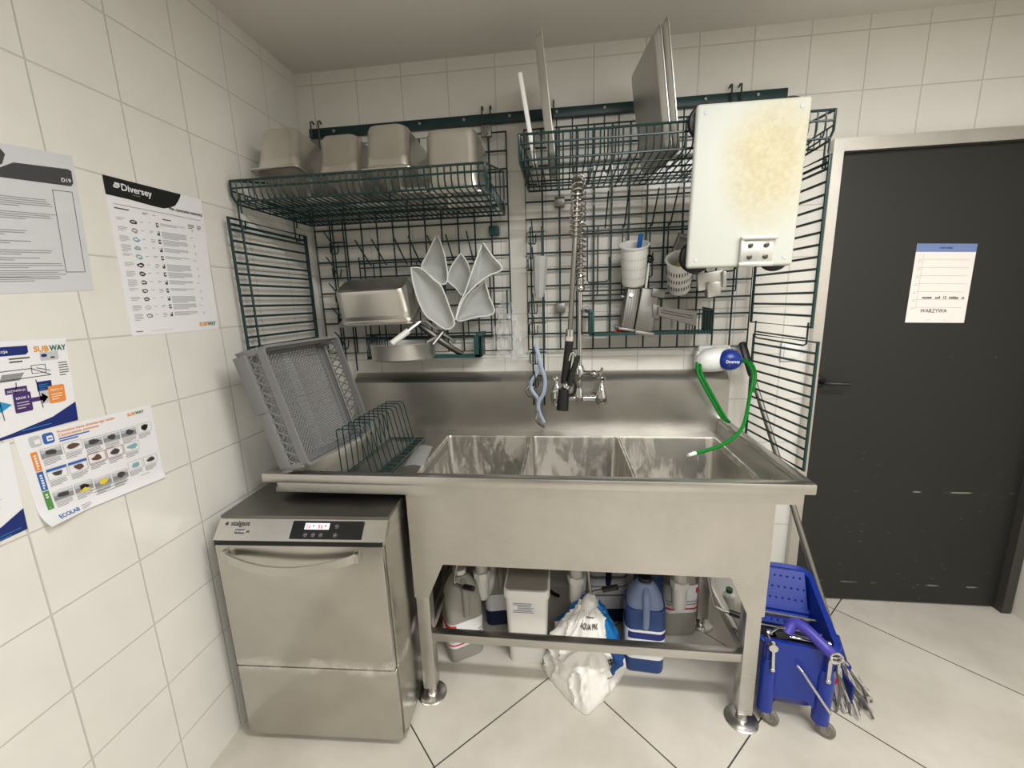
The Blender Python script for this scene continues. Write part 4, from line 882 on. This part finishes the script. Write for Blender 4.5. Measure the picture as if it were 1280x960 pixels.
# blue tongs
t = thing('blue_tongs', 'pale blue plastic tongs hanging below the right grid left of the tap', 'tongs', (1.07, -.085, .95)); y = -.105
A1 = bez([(1.068, y, 1.31), (1.085, y-.005, 1.235), (1.07, y, 1.18), (1.04, y, 1.12), (1.075, y, 1.055), (1.085, y, 1.045)], 6)
A2 = bez([(1.068, y-.01, 1.31), (1.092, y-.012, 1.21), (1.108, y-.012, 1.15), (1.10, y-.012, 1.085), (1.077, y-.01, 1.045), (1.078, y-.01, 1.0), (1.10, y-.01, .945)], 6)
part(t, 'arm', MB('hook_blue').tube(A1, .0085, 8, flat=.45)); part(t, 'arm', MB('hook_blue').tube(A2, .0085, 8, flat=.45))
part(t, 'jaw', MB('dull_metal').tube([(1.042, y, 1.13), (1.018, y-.02, 1.105), (1.035, y-.03, 1.08), (1.06, y-.01, 1.065)], .006, 8)); part(t, 'jaw', MB('dull_metal').tube([(1.075, y-.01, 1.0), (1.062, y-.03, .97), (1.08, y-.03, .945), (1.10, y-.01, .925)], .006, 8))
# utensil cups
def cup(label, loc, rx, ry, r, h, slots=False):
    t = thing('utensil_cup', label, 'cup', loc, 'white utensil cups'); X = Xf(loc, rx, ry); b = MB('white_plastic')
    b.lathe([(0, 0), (r*.86, 0), (r*.9, .004), (r, h-.006), (r+.005, h-.005), (r+.006, h), (r-.001, h+.001), (r-.004, h-.006), (r*.9-.004, .006), (0, .005)], (0, 0, 0), 36, X=X); hb = b; hm = 'ink_dark' if slots else 'ink_light'
    for k in range(14):
        a = PI*1.05+PI*.9*k/13 if True else 0
        for j in range(3):
            zc = h*(.22+.24*j); rr = r*(.9+.1*zc/h)+.0006; da = .045 if slots else .035; dz = h*.055 if slots else .004
            hb.add([X @ Vector((rr*math.cos(a+s1*da), rr*math.sin(a+s1*da), zc+s2*dz)) for s1, s2 in ((-1, -1), (1, -1), (1, 1), (-1, 1))], [(0, 1, 2, 3)], hm)
    part(t, 'shell', hb); return X
X = cup('white perforated utensil cup with a blue handle standing in it', (1.49, -.115, 1.565), math.radians(24), math.radians(-4), .054, .165)
t = thing('blue_brush', 'blue plastic handle sticking out of the left white utensil cup', 'utensil', X @ Vector((.01, 0, .03)))
b = MB('handle_blue'); b.X = X; b.tube([(.0, .01, .02), (.022, .005, .17), (.025, .004, .20)], .010, 8); part(t, 'handle', b)
X = cup('tilted white slotted utensil cup with dark holes beside the white board', (1.678, -.11, 1.535), math.radians(40), math.radians(-13), .05, .155, True)
t = thing('peeler', 'black and yellow utensil inside the tilted right utensil cup', 'utensil', X @ Vector((0, 0, .03)))
b = MB('black_plastic'); b.X = X; b.tube([(.0, .02, .02), (.012, .022, .165)], .006, 8); part(t, 'handle', b)
b = MB('yellow_print'); b.X = X; b.tube([(.0, -.01, .02), (.008, .012, .10), (.0, .012, .12)], .008, 8); part(t, 'tip', b)
# grey flat plate behind the cup
X = Xf((1.69, -.078, 1.62), math.radians(10), math.radians(16))
b = MB('dull_metal').rbox((-.06, -.006, -.01), (.075, .006, .135), .004, X=X).rbox((-.06, -.018, .12), (.075, -.004, .135), .003, X=X).rbox((-.06, -.016, -.01), (-.05, -.004, .13), .003, X=X)
single('slicer_plate', b, 'grey flat metal plate hung behind the tilted slotted cup', 'metal plate')
X = Xf((1.80, -.12, 1.53), math.radians(8), math.radians(-8))
b = MB('aluminium').rbox((-.05, -.01, 0), (.05, .01, .07), .003, X=X).rbox((-.02, -.03, -.03), (.035, .01, .03), .006, X=X).rbox((.045, -.02, .0), (.06, .015, .065), .003, X=X)
single('slicer_clamp', b, 'small grey metal clamp hanging below the white board', 'metal clamp')
# tomato slicer on the right tray
t = thing('hand_slicer', 'grey cast metal hand slicer with black ball lever on the right green tray', 'slicer', (1.5, -.11, 1.353)); X = Xf((1.497, -.105, 1.36), math.radians(-4), math.radians(9))
b = MB('dull_metal'); b.X = X
b.rbox((-.062, -.05, .0), (-.010, .05, .178), .004).rbox((-.006, -.058, -.002), (.066, .05, .182), .004).rbox((-.014, -.03, .01), (-.004, .05, .17), .002); part(t, 'body', b)
b = MB('dull_metal'); b.X = X
b.rbox((-.075, -.062, -.004), (-.005, .05, .008), .003).rbox((-.005, -.07, -.012), (.075, .05, .004), .003); part(t, 'base', b)
b = MB('dull_metal'); b.X = X; b.rbox((.035, -.064, .15), (.09, .03, .186), .004); part(t, 'top_lug', b)
g_ = MB('dark_steel'); g_.X = X
for u in (-.05, -.04, -.03, -.02): g_.box((u, -.0512, .01), (u+.002, -.0495, .17))
part(t, 'blades', g_)
b = MB('chrome'); b.X = X; b.tube([(.012, -.045, .17), (.0, -.075, .29)], .0055, 8); part(t, 'lever_rod', b)
for p_, q_, r_ in (((-.058, -.03, .14), (-.082, -.035, .14), .005), ((-.07, -.04, .006), (-.095, -.045, .012), .006), ((-.045, -.047, .145), (-.045, -.058, .147), .008)):
    b = MB('chrome'); b.X = X; b.rod(p_, q_, r_, seg=8); part(t, 'screw', b)
b = MB('black_gloss'); b.X = X; b.ball((.0, -.075, .297), .018); part(t, 'lever_ball', b)
b = MB('dull_metal'); b.rbox((1.562, -.16, 1.415), (1.592, -.10, 1.475), .004)
b.loft([[Vector((1.585, -.15+dy*.018, 1.447+dz*.018)) for dy, dz in ((-1, -1), (1, -1), (1, 1), (-1, 1))], [Vector((1.735, -.155+dy*.024, 1.412+dz*.030)) for dy, dz in ((-1, -1), (1, -1), (1, 1), (-1, 1))]], smooth=False)
b.rod((1.60, -.17, 1.445), (1.72, -.178, 1.418), .006); part(t, 'push_handle', b)
b = MB('red_plastic'); X = Xf((1.452, -.152, 1.356), 0, 0, math.radians(6)); b.rbox((-.045, -.008, 0), (.03, .012, .006), .003, X=X).tube([(.02, 0, .004), (.06, .004, .004)], .003, 6, X=X).tube([(-.04, .004, .006), (-.03, .012, .009), (.02, .014, .009)], .004, 6, X=X)
single('red_knife', b, 'small red plastic utensil lying under the grey slicer in the tray', 'utensil')
# chemical dispenser with two green hoses
t = thing('dosing_unit', 'white wall dosing unit with blue oval cover above the right bowl', 'dispenser', (1.86, -.01, 1.17))
b = MB('white_plastic'); rings = []
for x, ry_, rz_, zc in ((1.775, .012, .018, 1.205), (1.785, .035, .036, 1.212), (1.81, .05, .05, 1.22), (1.86, .056, .057, 1.226), (1.91, .05, .052, 1.228), (1.935, .03, .03, 1.228)):
    rings.append([Vector((x, -.062+ry_*math.cos(a), zc+rz_*math.sin(a))) for a in [2*PI*k/20 for k in range(20)]])
b.loft(rings); b.rbox((1.79, -.05, 1.176), (1.93, -.001, 1.285), .01); b.rbox((1.78, -.06, 1.20), (1.82, -.02, 1.262), .008); part(t, 'housing', b)
b = MB('cover_blue'); rings = []
for s_, yy in ((1, -.085), (1, -.105), (.9, -.122), (.7, -.133), (.3, -.139)): rings.append([Vector((1.905+.050*s_*math.cos(a)-0.0, yy, 1.228+.046*s_*math.sin(a))) for a in [2*PI*k/24 for k in range(24)]])
b.loft(rings); o = part(t, 'cover', b, 'dark blue oval cover')
vs, fs, wd = text2d('Diversey', .02); part(o, 'lettering', MB('white_plastic').add([(1.878+x*.055/wd, -.1405, 1.219+y_*.018) for x, y_ in vs], fs))
h1 = bez([(1.79, -.085, 1.215), (1.785, -.13, 1.17), (1.835, -.15, 1.07), (1.88, -.16, .99), (1.905, -.15, .962)], 8)
o = part(t, 'hose', MB('green_hose').tube(h1, .0065, 10).tube([p+Vector((-.015, -.0, .0)) if i < 26 else p+Vector((-.015*(32-i)/6, 0, 0)) for i, p in enumerate(h1)], .006, 10))
h2 = bez([(1.945, -.10, 1.225), (1.968, -.14, 1.215), (1.981, -.16, 1.165), (1.957, -.2, 1.09), (1.901, -.3, 1.0), (1.833, -.37, .962), (1.759, -.42, .944), (1.665, -.48, .942)], 8)
o = part(t, 'hose', MB('green_hose').tube(h2, .007, 10)); part(o, 'nozzle', MB('white_plastic').rod(h2[-1], h2[-1]+Vector((-.03, -.02, -.001)), .008, seg=10, r2=.006), 'white hose tip')
h3 = [p+Vector((.013, .008, .003)) for p in h2[2:24]]; part(t, 'hose', MB('green_hose').tube(h3, .006, 10))

# ================================================================== MOP
t = thing('mop', 'floor mop with grey pole and black grip leaning behind the sink end', 'mop', (2.27, -.46, 0))
m0, m1 = Vector((1.985, -.024, 1.285)), Vector((2.245, -.47, .125)); dv = (m1-m0)
part(t, 'pole', MB('zinc').rod(m0+dv*.06, m1, .0115, seg=12))
part(t, 'grip', MB('black_plastic').rbox((-.016, -.012, -.085), (.016, .012, .075), .010, X=Matrix.Translation(m0+dv*.05) @ Vector((0, 0, 1)).rotation_difference(-dv).to_matrix().to_4x4()))
part(t, 'joint', MB('black_plastic').lathe([(.017, -.02), (.017, .10)], (0, 0, 0), 14, X=Matrix.Translation(m0+dv*.49) @ Vector((0, 0, 1)).rotation_difference(-dv).to_matrix().to_4x4()))
part(t, 'socket', MB('navy').rod(m1-dv*.05, m1+dv*.02, .02, seg=14).rbox((2.18, -.53, .085), (2.26, -.45, .125), .01).rbox((2.185, -.555, .05), (2.20, -.52, .085), .006, m='red_plastic').rbox((2.215, -.60, .02), (2.225, -.53, .11), .004))
rd = random.Random(11); st = MB('mop_fibre')
for k in range(170):
    a = rd.uniform(-1.9, .5); r0 = rd.uniform(.0, .035); c0 = Vector((2.212+r0*math.cos(a), -.50+r0*math.sin(a), .085+rd.uniform(0, .05)))
    ln = rd.uniform(.05, .105); e = c0+Vector((math.cos(a)*ln, math.sin(a)*ln, 0)); e.z = .006+rd.uniform(0, .012)
    mid = c0.lerp(e, .5)+Vector((rd.uniform(-.015, .015), rd.uniform(-.015, .015), .022)); mid.z = .05+rd.uniform(0, .02)
    e += Vector((rd.uniform(-.02, .02), rd.uniform(-.02, .02), 0)); st.tube(bez([c0, mid, e], 3), .0042, 5, m='mop_dark' if rd.random() < .35 else 'mop_fibre')
part(t, 'strands', st, kind='stuff')

# ================================================================== BLUE MOP BUCKET
t = thing('mop_bucket', 'blue plastic mop bucket on casters with chrome wringer at the sink end', 'mop bucket', (1.975, -.685, 0), rz=math.radians(-11)); X = world(t)
def Bb(m='bucket_blue'): b = MB(m); b.X = X; return b
def zt(v): return .325+.085*min(1, max(0, (v-.03)/.33))
def ring(hw, v0, v1, z, r=.04, flare=0):
    out = []
    for p in rrect(2*hw, v1-v0, r, 5, 0, 0, (v0+v1)/2):
        fx = 1+flare*math.sin(PI*min(1, max(0, (p.y-v0)/(v1-v0))))
        out.append(Vector((p.x*fx, p.y, z if not callable(z) else z(p.y))))
    return out
b = Bb()
R = [ring(.082, .035, .33, .075), ring(.088, .03, .335, .085), ring(.100, .022, .345, .18, .04, .12), ring(.108, .016, .355, lambda v: zt(v)-.06, .04, .28), ring(.112, .010, .36, lambda v: zt(v)-.015, .04, .34), ring(.120, .004, .37, zt, .04, .34), ring(.118, .008, .365, lambda v: zt(v)+.004, .04, .34), ring(.104, .022, .352, lambda v: zt(v)-.004, .036, .34), ring(.096, .03, .34, .2, .036, .15), ring(.08, .045, .32, .09, .036)]
b.loft(R, caps=False); b.add(R[0], [list(range(24))[::-1]]); b.add(R[-1], [list(range(24))]); part(t, 'tub', b)
b = Bb()
b.prism([(-.102, .055), (-.102, .335), (.102, .335), (.102, .055), (.072, .055), (.060, .10), (.035, .125), (-.045, .125), (-.062, .10), (-.072, .055)], 'y', .004, .018)
for sx in (-1, 1):
    b.lathe([(.026, .055), (.026, .235), (.02, .262), (.008, .27)], (sx*.085, .012, 0), 16); b.prism([(-.004, .20), (-.004, .32), (.012, .325), (.012, .18)], 'x', sx*.085-.012, sx*.085+.012)
part(t, 'front_panel', b)
# perforated press plate at the back
b = Bb().prism([(.335, .405), (.345, .405), (.235, .23), (.225, .235)], 'x', -.105, .105)
for i in range(9):
    for j in range(5):
        v = .335-.11*(j+.6)/5; z = .405-.17*(j+.6)/5; b.lathe([(.0045, .0), (.003, -.004)], (-.088+.022*i+(.011 if j % 2 else 0), v, z), 6, axis='y')
b.prism([(.25, .285), (.262, .292), (.26, .272), (.25, .268)], 'x', -.11, .13); part(t, 'press_plate', b)
b = Bb('black_plastic').box((-.10, .08, .235), (.105, .20, .25)); part(t, 'wringer_gap', b)
b = Bb('chrome').tube([(-.09, .045, .332), (.10, .045, .332)], .0105, 10).tube([(-.10, .12, .30), (.105, .12, .30)], .006, 8).tube([(-.10, .18, .31), (.105, .18, .31)], .006, 8); part(t, 'wringer_bar', b)
for sx in (-1, 1):
    b = Bb('chrome').tube([(sx*.088, .03, .338), (sx*.082, -.012, .315), (sx*.080, -.020, .245)], .0065, 8).lathe([(.014, -.03), (.014, -.012)], (sx*.086, .0, .335), 12, axis='y').ball((sx*.080, -.020, .245), .009); part(t, 'wringer_arm', b)
b = Bb('grip_blue').tube(bez([(-.035, .03, .355), (-.01, .05, .385), (.02, .03, .385), (.06, -.01, .365), (.078, -.02, .352)], 6), .018, 14); o = part(t, 'wringer_handle', b)
part(o, 'collar', Bb('black_plastic').tube([(-.062, .035, .34), (-.03, .032, .357)], .019, 14))
b = Bb('chrome'); b.tube([(.088+.016*math.cos(a), -.034, .35+.016*math.sin(a)) for a in [2*PI*k/20 for k in range(20)]], .004, 6, True).tube([(-.065, .035, .335+0), (-.078, .03, .35), (-.06, .03, .372), (-.04, .03, .375)], .0045, 8); part(o, 'ring', b)
part(t, 'drain_rod', Bb('chrome').tube([(-.005, -.006, .268), (.005, -.02, .262), (.098, -.026, .125)], .0042, 8))
cast = []
def caster(cu, cv, a):
    c = Bb('zinc').lathe([(.02, .072), (.022, .068), (.018, .06)], (cu, cv, 0), 14)
    ox, oy = math.cos(a), math.sin(a)
    for s_ in (-1, 1):
        px, py = -oy*.012*s_, ox*.012*s_; c.prism([(-.014, .064), (.014, .064), (.026, .028), (.012, .022)], 'y', -.001, .001, X=Matrix.Translation((cu+px, cv+py, 0)) @ Matrix.Rotation(a, 4, 'Z'))
    o = part(t, 'caster', c)
    XX = Matrix.Translation((cu+ox*.018, cv+oy*.018, .029)) @ Matrix.Rotation(a, 4, 'Z')
    w = Bb('rubber_grey'); w.lathe([(.008, -.009), (.02, -.009), (.027, -.008), (.029, -.004), (.029, .004), (.027, .008), (.02, .009), (.008, .009)], (0, 0, 0), 24, axis='y', X=XX); w.lathe([(.0, -.0105), (.015, -.0105), (.015, .0105), (.0, .0105)], (0, 0, 0), 14, m='zinc', axis='y', X=XX, capb=False, capt=False); part(o, 'wheel', w)
for cu, cv, a in ((-.082, .012, -.5), (.086, .012, -.4), (-.075, .30, .8), (.075, .30, .3)): caster(cu, cv, a)

# ================================================================== UNDER THE SINK
def jug(label, loc, rz, w, d, h, lm, um, fill, capm, lab, capoff=0):
    t = thing('chemical_jug', label, 'jug', loc, 'plastic jugs under the sink', rz); X = world(t)
    def J(m): b = MB(m); b.X = X; return b
    b = J(um); R = [rrect(w-.02, d-.02, .02, 5, 0), rrect(w-.004, d-.004, .028, 5, .006), rrect(w, d, .03, 5, .02), rrect(w, d, .03, 5, h*.60), rrect(w-.006, d-.006, .034, 5, h*.68), rrect(w*.86, d*.9, .04, 5, h*.78), rrect(w*.60, d*.72, .035, 5, h*.88), rrect(w*.34, d*.46, .02, 5, h*.94)]
    Rb_ = [r for r in R]
    b.loft(Rb_, caps=True); part(t, 'body', b)
    k = 1.003; f = J(lm); zf = fill
    f.loft([[Vector((p.x*k, p.y*k, p.z)) for p in rrect(w-.02, d-.02, .02, 5, .0012)], [Vector((p.x*k, p.y*k, p.z)) for p in rrect(w-.004, d-.004, .028, 5, .006)], [Vector((p.x*k, p.y*k, p.z)) for p in rrect(w, d, .03, 5, .02)], [Vector((p.x*k, p.y*k, p.z)) for p in rrect(w, d, .03, 5, h*zf)]], caps=True); part(t, 'liquid', f)
    part(t, 'neck', J(um).lathe([(.024, h*.935), (.022, h*.955)], (0, capoff, 0), 18))
    part(t, 'cap', J(capm).lathe([(.026, h*.95), (.027, h*.955), (.027, h*.995), (.024, h)], (0, capoff, 0), 20))
    hb = J(um); hb.tube(bez([(0, -d*.2, h*.90), (0, -d*.44, h*.86), (0, -d*.53, h*.74), (0, -d*.52, h*.60), (0, -d*.46, h*.53)], 5), .014, 10); part(t, 'handle', hb)
    L_ = J('paper'); z0, z1 = h*lab[0], h*lab[1]
    def wrap(zA, zB, off, m, arcf=(0., 1.)):
        pts = [Vector(((w/2+off), d*.28, 0)), Vector(((w/2+off), -d/2+.03, 0))]+[Vector((w/2-.03+(.03+off)*math.cos(a), -d/2+.03-(.03+off)*math.sin(a), 0)) for a in [PI/2*i/5 for i in range(1, 6)]]+[Vector((-w/2+.03-(.03+off)*math.sin(a), -d/2+.03-(.03+off)*math.cos(a), 0)) for a in [PI/2*i/5 for i in range(0, 6)]]+[Vector((-(w/2+off), d*.28, 0))]
        n = len(pts)-1; i0, i1 = int(arcf[0]*n), int(arcf[1]*n); pts = pts[i0:i1+1]
        L_.loft([[p+Vector((0, 0, z)) for p in pts] for z in (zA, zB)], caps=False, m=m) if False else L_.add([p+Vector((0, 0, z)) for z in (zA, zB) for p in pts], [(i, i+1, len(pts)+i+1, len(pts)+i) for i in range(len(pts)-1)], m, True)
    wrap(z0, z1, .0016, 'paper')
    for (a0, a1, m, ar) in lab[2]: wrap(z0+(z1-z0)*a0, z0+(z1-z0)*a1, .0026, m, ar)
    part(t, 'label', L_)
    return t
RED = [(.72, .95, 'red_print', (.55, 1)), (.1, .16, 'red_print', (.3, .9)), (.5, .54, 'ink_grey', (.1, .5)), (.4, .44, 'ink_grey', (.1, .5)), (.25, .29, 'ink_light', (.2, .8))]
BLU = [(.70, .92, 'navy', (.12, .72)), (.3, .34, 'ink_grey', (.2, .8)), (.2, .24, 'ink_dark', (.2, .7)), (.44, .48, 'ink_light', (.2, .8))]
jug('clear jug with red and white label at the left end under the sink', (.745, -.44, 0), math.radians(32), .155, .125, .40, 'jug_clear', 'jug_clear', .58, 'white_plastic', (.18, .47, RED))
jug('blue jug with black cap and navy label, foremost under the sink', (1.513, -.44, 0), math.radians(-4), .155, .125, .405, 'jug_blue', 'jug_blue_clear', .72, 'black_plastic', (.17, .50, BLU))
jug('clear jug with red label standing behind the right drain pipe', (1.70, -.235, 0), math.radians(8), .15, .12, .36, 'jug_clear', 'jug_clear', .3, 'red_plastic', (.34, .72, [(.7, .9, 'red_print', (.1, .45)), (.12, .18, 'red_print', (.2, .8)), (.4, .44, 'ink_grey', (.3, .8)), (.3, .34, 'ink_grey', (.3, .8))]))
jug('dark navy jug with pale label standing behind the salt bag', (1.385, -.17, 0), math.radians(5), .18, .14, .39, 'jug_navy', 'jug_navy', .8, 'black_plastic', (.2, .78, [(.7, .76, 'ink_grey', (.1, .9)), (.5, .54, 'ink_grey', (.1, .9)), (.3, .34, 'ink_grey', (.1, .9))]))
jug('blue jug almost hidden behind the foremost blue jug', (1.563, -.25, 0), 0, .118, .11, .40, 'jug_blue', 'jug_blue', .8, 'black_plastic', (.2, .42, []))
jug('dark jug half hidden behind the clear jug at the left', (.885, -.24, 0), math.radians(12), .15, .12, .34, 'jug_navy', 'jug_clear', .5, 'white_plastic', (.25, .5, []))
# white tub with lid
t = thing('white_tub', 'tall white plastic tub with lid and small printed label under the sink', 'tub', (1.032, -.40, 0))
cx, cy = 1.034, -.415
part(t, 'body', MB('tub_plastic').loft([rrect(.15, .15, .02, 5, 0, cx, cy), rrect(.156, .156, .024, 5, .006, cx, cy), rrect(.178, .178, .026, 5, .322, cx, cy)]))
part(t, 'lid', MB('tub_plastic').loft([rrect(.184, .184, .027, 5, .316, cx, cy), rrect(.19, .19, .028, 5, .318, cx, cy), rrect(.19, .19, .028, 5, .346, cx, cy), rrect(.182, .182, .026, 5, .352, cx, cy), rrect(.176, .176, .024, 5, .352, cx, cy)], caps=True))
part(t, 'lid_panel', MB('tub_lid').loft([rrect(.172, .172, .022, 5, .3525, cx, cy), rrect(.168, .168, .02, 5, .3545, cx, cy)]), 'greyer lid panel')
b = MB('paper'); yl = -.5035; tl = lambda z: yl+.0012-(z-.25)*.034
b.add([(.975, tl(.245), .245), (1.075, tl(.245), .245), (1.075, tl(.30), .30), (.975, tl(.30), .30)], [(0, 1, 2, 3)]); rd = random.Random(5)
for k in range(7):
    z = .295-k*.007; u = .998 if 1 < k < 5 else .979; b.add([(u, tl(z)-.0008, z), (1.07-rd.random()*.02, tl(z)-.0008, z), (1.07-rd.random()*.02, tl(z-.0025)-.0008, z-.0025), (u, tl(z-.0025)-.0008, z-.0025)], [(0, 1, 2, 3)], 'ink_dark')
part(t, 'label', b)
# salt bag
t = thing('salt_bag', 'crumpled white sack with black print and blue corner slumped under the sink', 'sack', (1.25, -.45, 0))
def bag(th, h, off=0):
    c, s_ = math.cos(th), math.sin(th)
    dia = 1/((abs(c)/.162)**1.15+(abs(s_)/(.185 if s_ < 0 else .24))**1.15)**(1/1.15); ell = 1/math.sqrt((c/.14)**2+(s_/(.12 if s_ < 0 else .17))**2)
    k = min(1, max(0, (h-.02)*2.0)); base = dia*(1-k)*1.02+ell*k
    sc = (1.0+.10*math.sin(PI*min(1, h*1.3)))*(1-h**2.2*.72); r = base*sc
    cx = 1.262+.03*h; cy = -.515+.025*h; z = .30*h**.9
    p = Vector((cx+r*c, cy+r*s_, z))
    rid = 1-abs(noise.noise((c*2.6+3, s_*2.6, h*3.2)))*2; rid2 = 1-abs(noise.noise((c*5+1, s_*5, h*6+4)))*2
    n_ = noise.noise((c*2.2+3, s_*2.2, h*3))*.018+.020*max(0, rid)**3+.005*max(0, rid2)**3-.013
    tx = min(1, max(0, 1-abs(th+1.62)/.9))*min(1, max(0, 1-abs(h-.83)/.25)) if th < 0 else min(1, max(0, 1-abs(th-4.66)/.9))*min(1, max(0, 1-abs(h-.76)/.25)); n_ *= 1-.8*min(1, tx*2)
    d = Vector((c, s_, .25)).normalized(); e = min(1, h*7)
    return p+d*(n_*(.25+.75*e)+off)
b = MB('bag_white'); nt, nh = 110, 46; vs = []; fs = []; ms = []
for j in range(nh+1):
    for i in range(nt): p = bag(2*PI*i/nt, j/nh); p.z = max(p.z, .002); vs.append(p)
base = len(b.v)
fw = []; fb = []; fn = []
for j in range(nh):
    for i in range(nt):
        f = (j*nt+i, j*nt+(i+1) % nt, (j+1)*nt+(i+1) % nt, (j+1)*nt+i); a = (i+.5)/nt*2*PI; h = (j+.5)/nh
        if a > PI: a -= 2*PI
        if -.75+.5*(h-.5) < a < 2.6 and h > .22: (fn if h < .5-.15*a else fb).append(f)
        else: fw.append(f)
b.add(vs, fw, 'bag_white', True); b.add(vs, fb, 'bag_blue', True); b.add(vs, fn, 'bag_navy', True); b.add(vs[-nt:], [list(range(nt))], 'bag_white')
part(t, 'sack', b)
def bagtext(s_, th0, th1, h0, hs, m='ink_black', slope=0):
    vs, fs, wd = text2d(s_, .02); b = MB(m)
    b.add([bag(th0+(th1-th0)*x/wd, h0+y*hs+slope*x/wd, .005) for x, y in vs], fs); return b
part(t, 'print', bagtext('AQUA PRO', -2.15, -1.05, .80, .085))
part(t, 'print', bagtext('PRO', -.95, -.68, .40, .1))
for a0, a1, hh in ((-1.9, -1.3, .92),):
    part(t, 'print', MB('ink_dark').add([bag(a0+(a1-a0)*i/14, hh+dh+.004*math.sin(i*2.3), .005) for dh in (0, .012) for i in range(15)], [(i, i+1, 16+i, 15+i) for i in range(14)]))
part(t, 'neck', MB('bag_white').tube(bez([(1.285, -.49, .285), (1.289, -.486, .31), (1.296, -.49, .33)], 4), .035, 12, r2=.02))
# small bottle by the wall
t = thing('small_bottle', 'small white bottle with dark cap on the floor behind the right sink leg', 'bottle', (1.985, -.09, 0))
part(t, 'body', MB('white_plastic').lathe([(.024, 0), (.028, .005), (.028, .07), (.014, .085), (.012, .09)], (1.985, -.09, 0), 18)); part(t, 'cap', MB('bottle_green').lathe([(.015, .086), (.015, .105)], (1.985, -.09, 0), 14))
# hoses under the sink
single('drain_hose', MB('grey_hose').tube(bez([(.80, -.12, .52), (.72, -.16, .47), (.655, -.18, .38), (.63, -.20, .25), (.615, -.22, .12), (.64, -.20, .04), (.80, -.12, .015)], 8), .010, 10), 'grey drain hose looping behind the left sink leg', 'hose')
single('water_hose', MB('black_plastic').tube(bez([(1.16, -.10, .55), (1.02, -.13, .48), (.96, -.16, .30), (1.10, -.12, .08), (1.16, -.10, .02)], 8), .009, 10), 'black water hose hanging along the wall behind the white tub', 'hose')
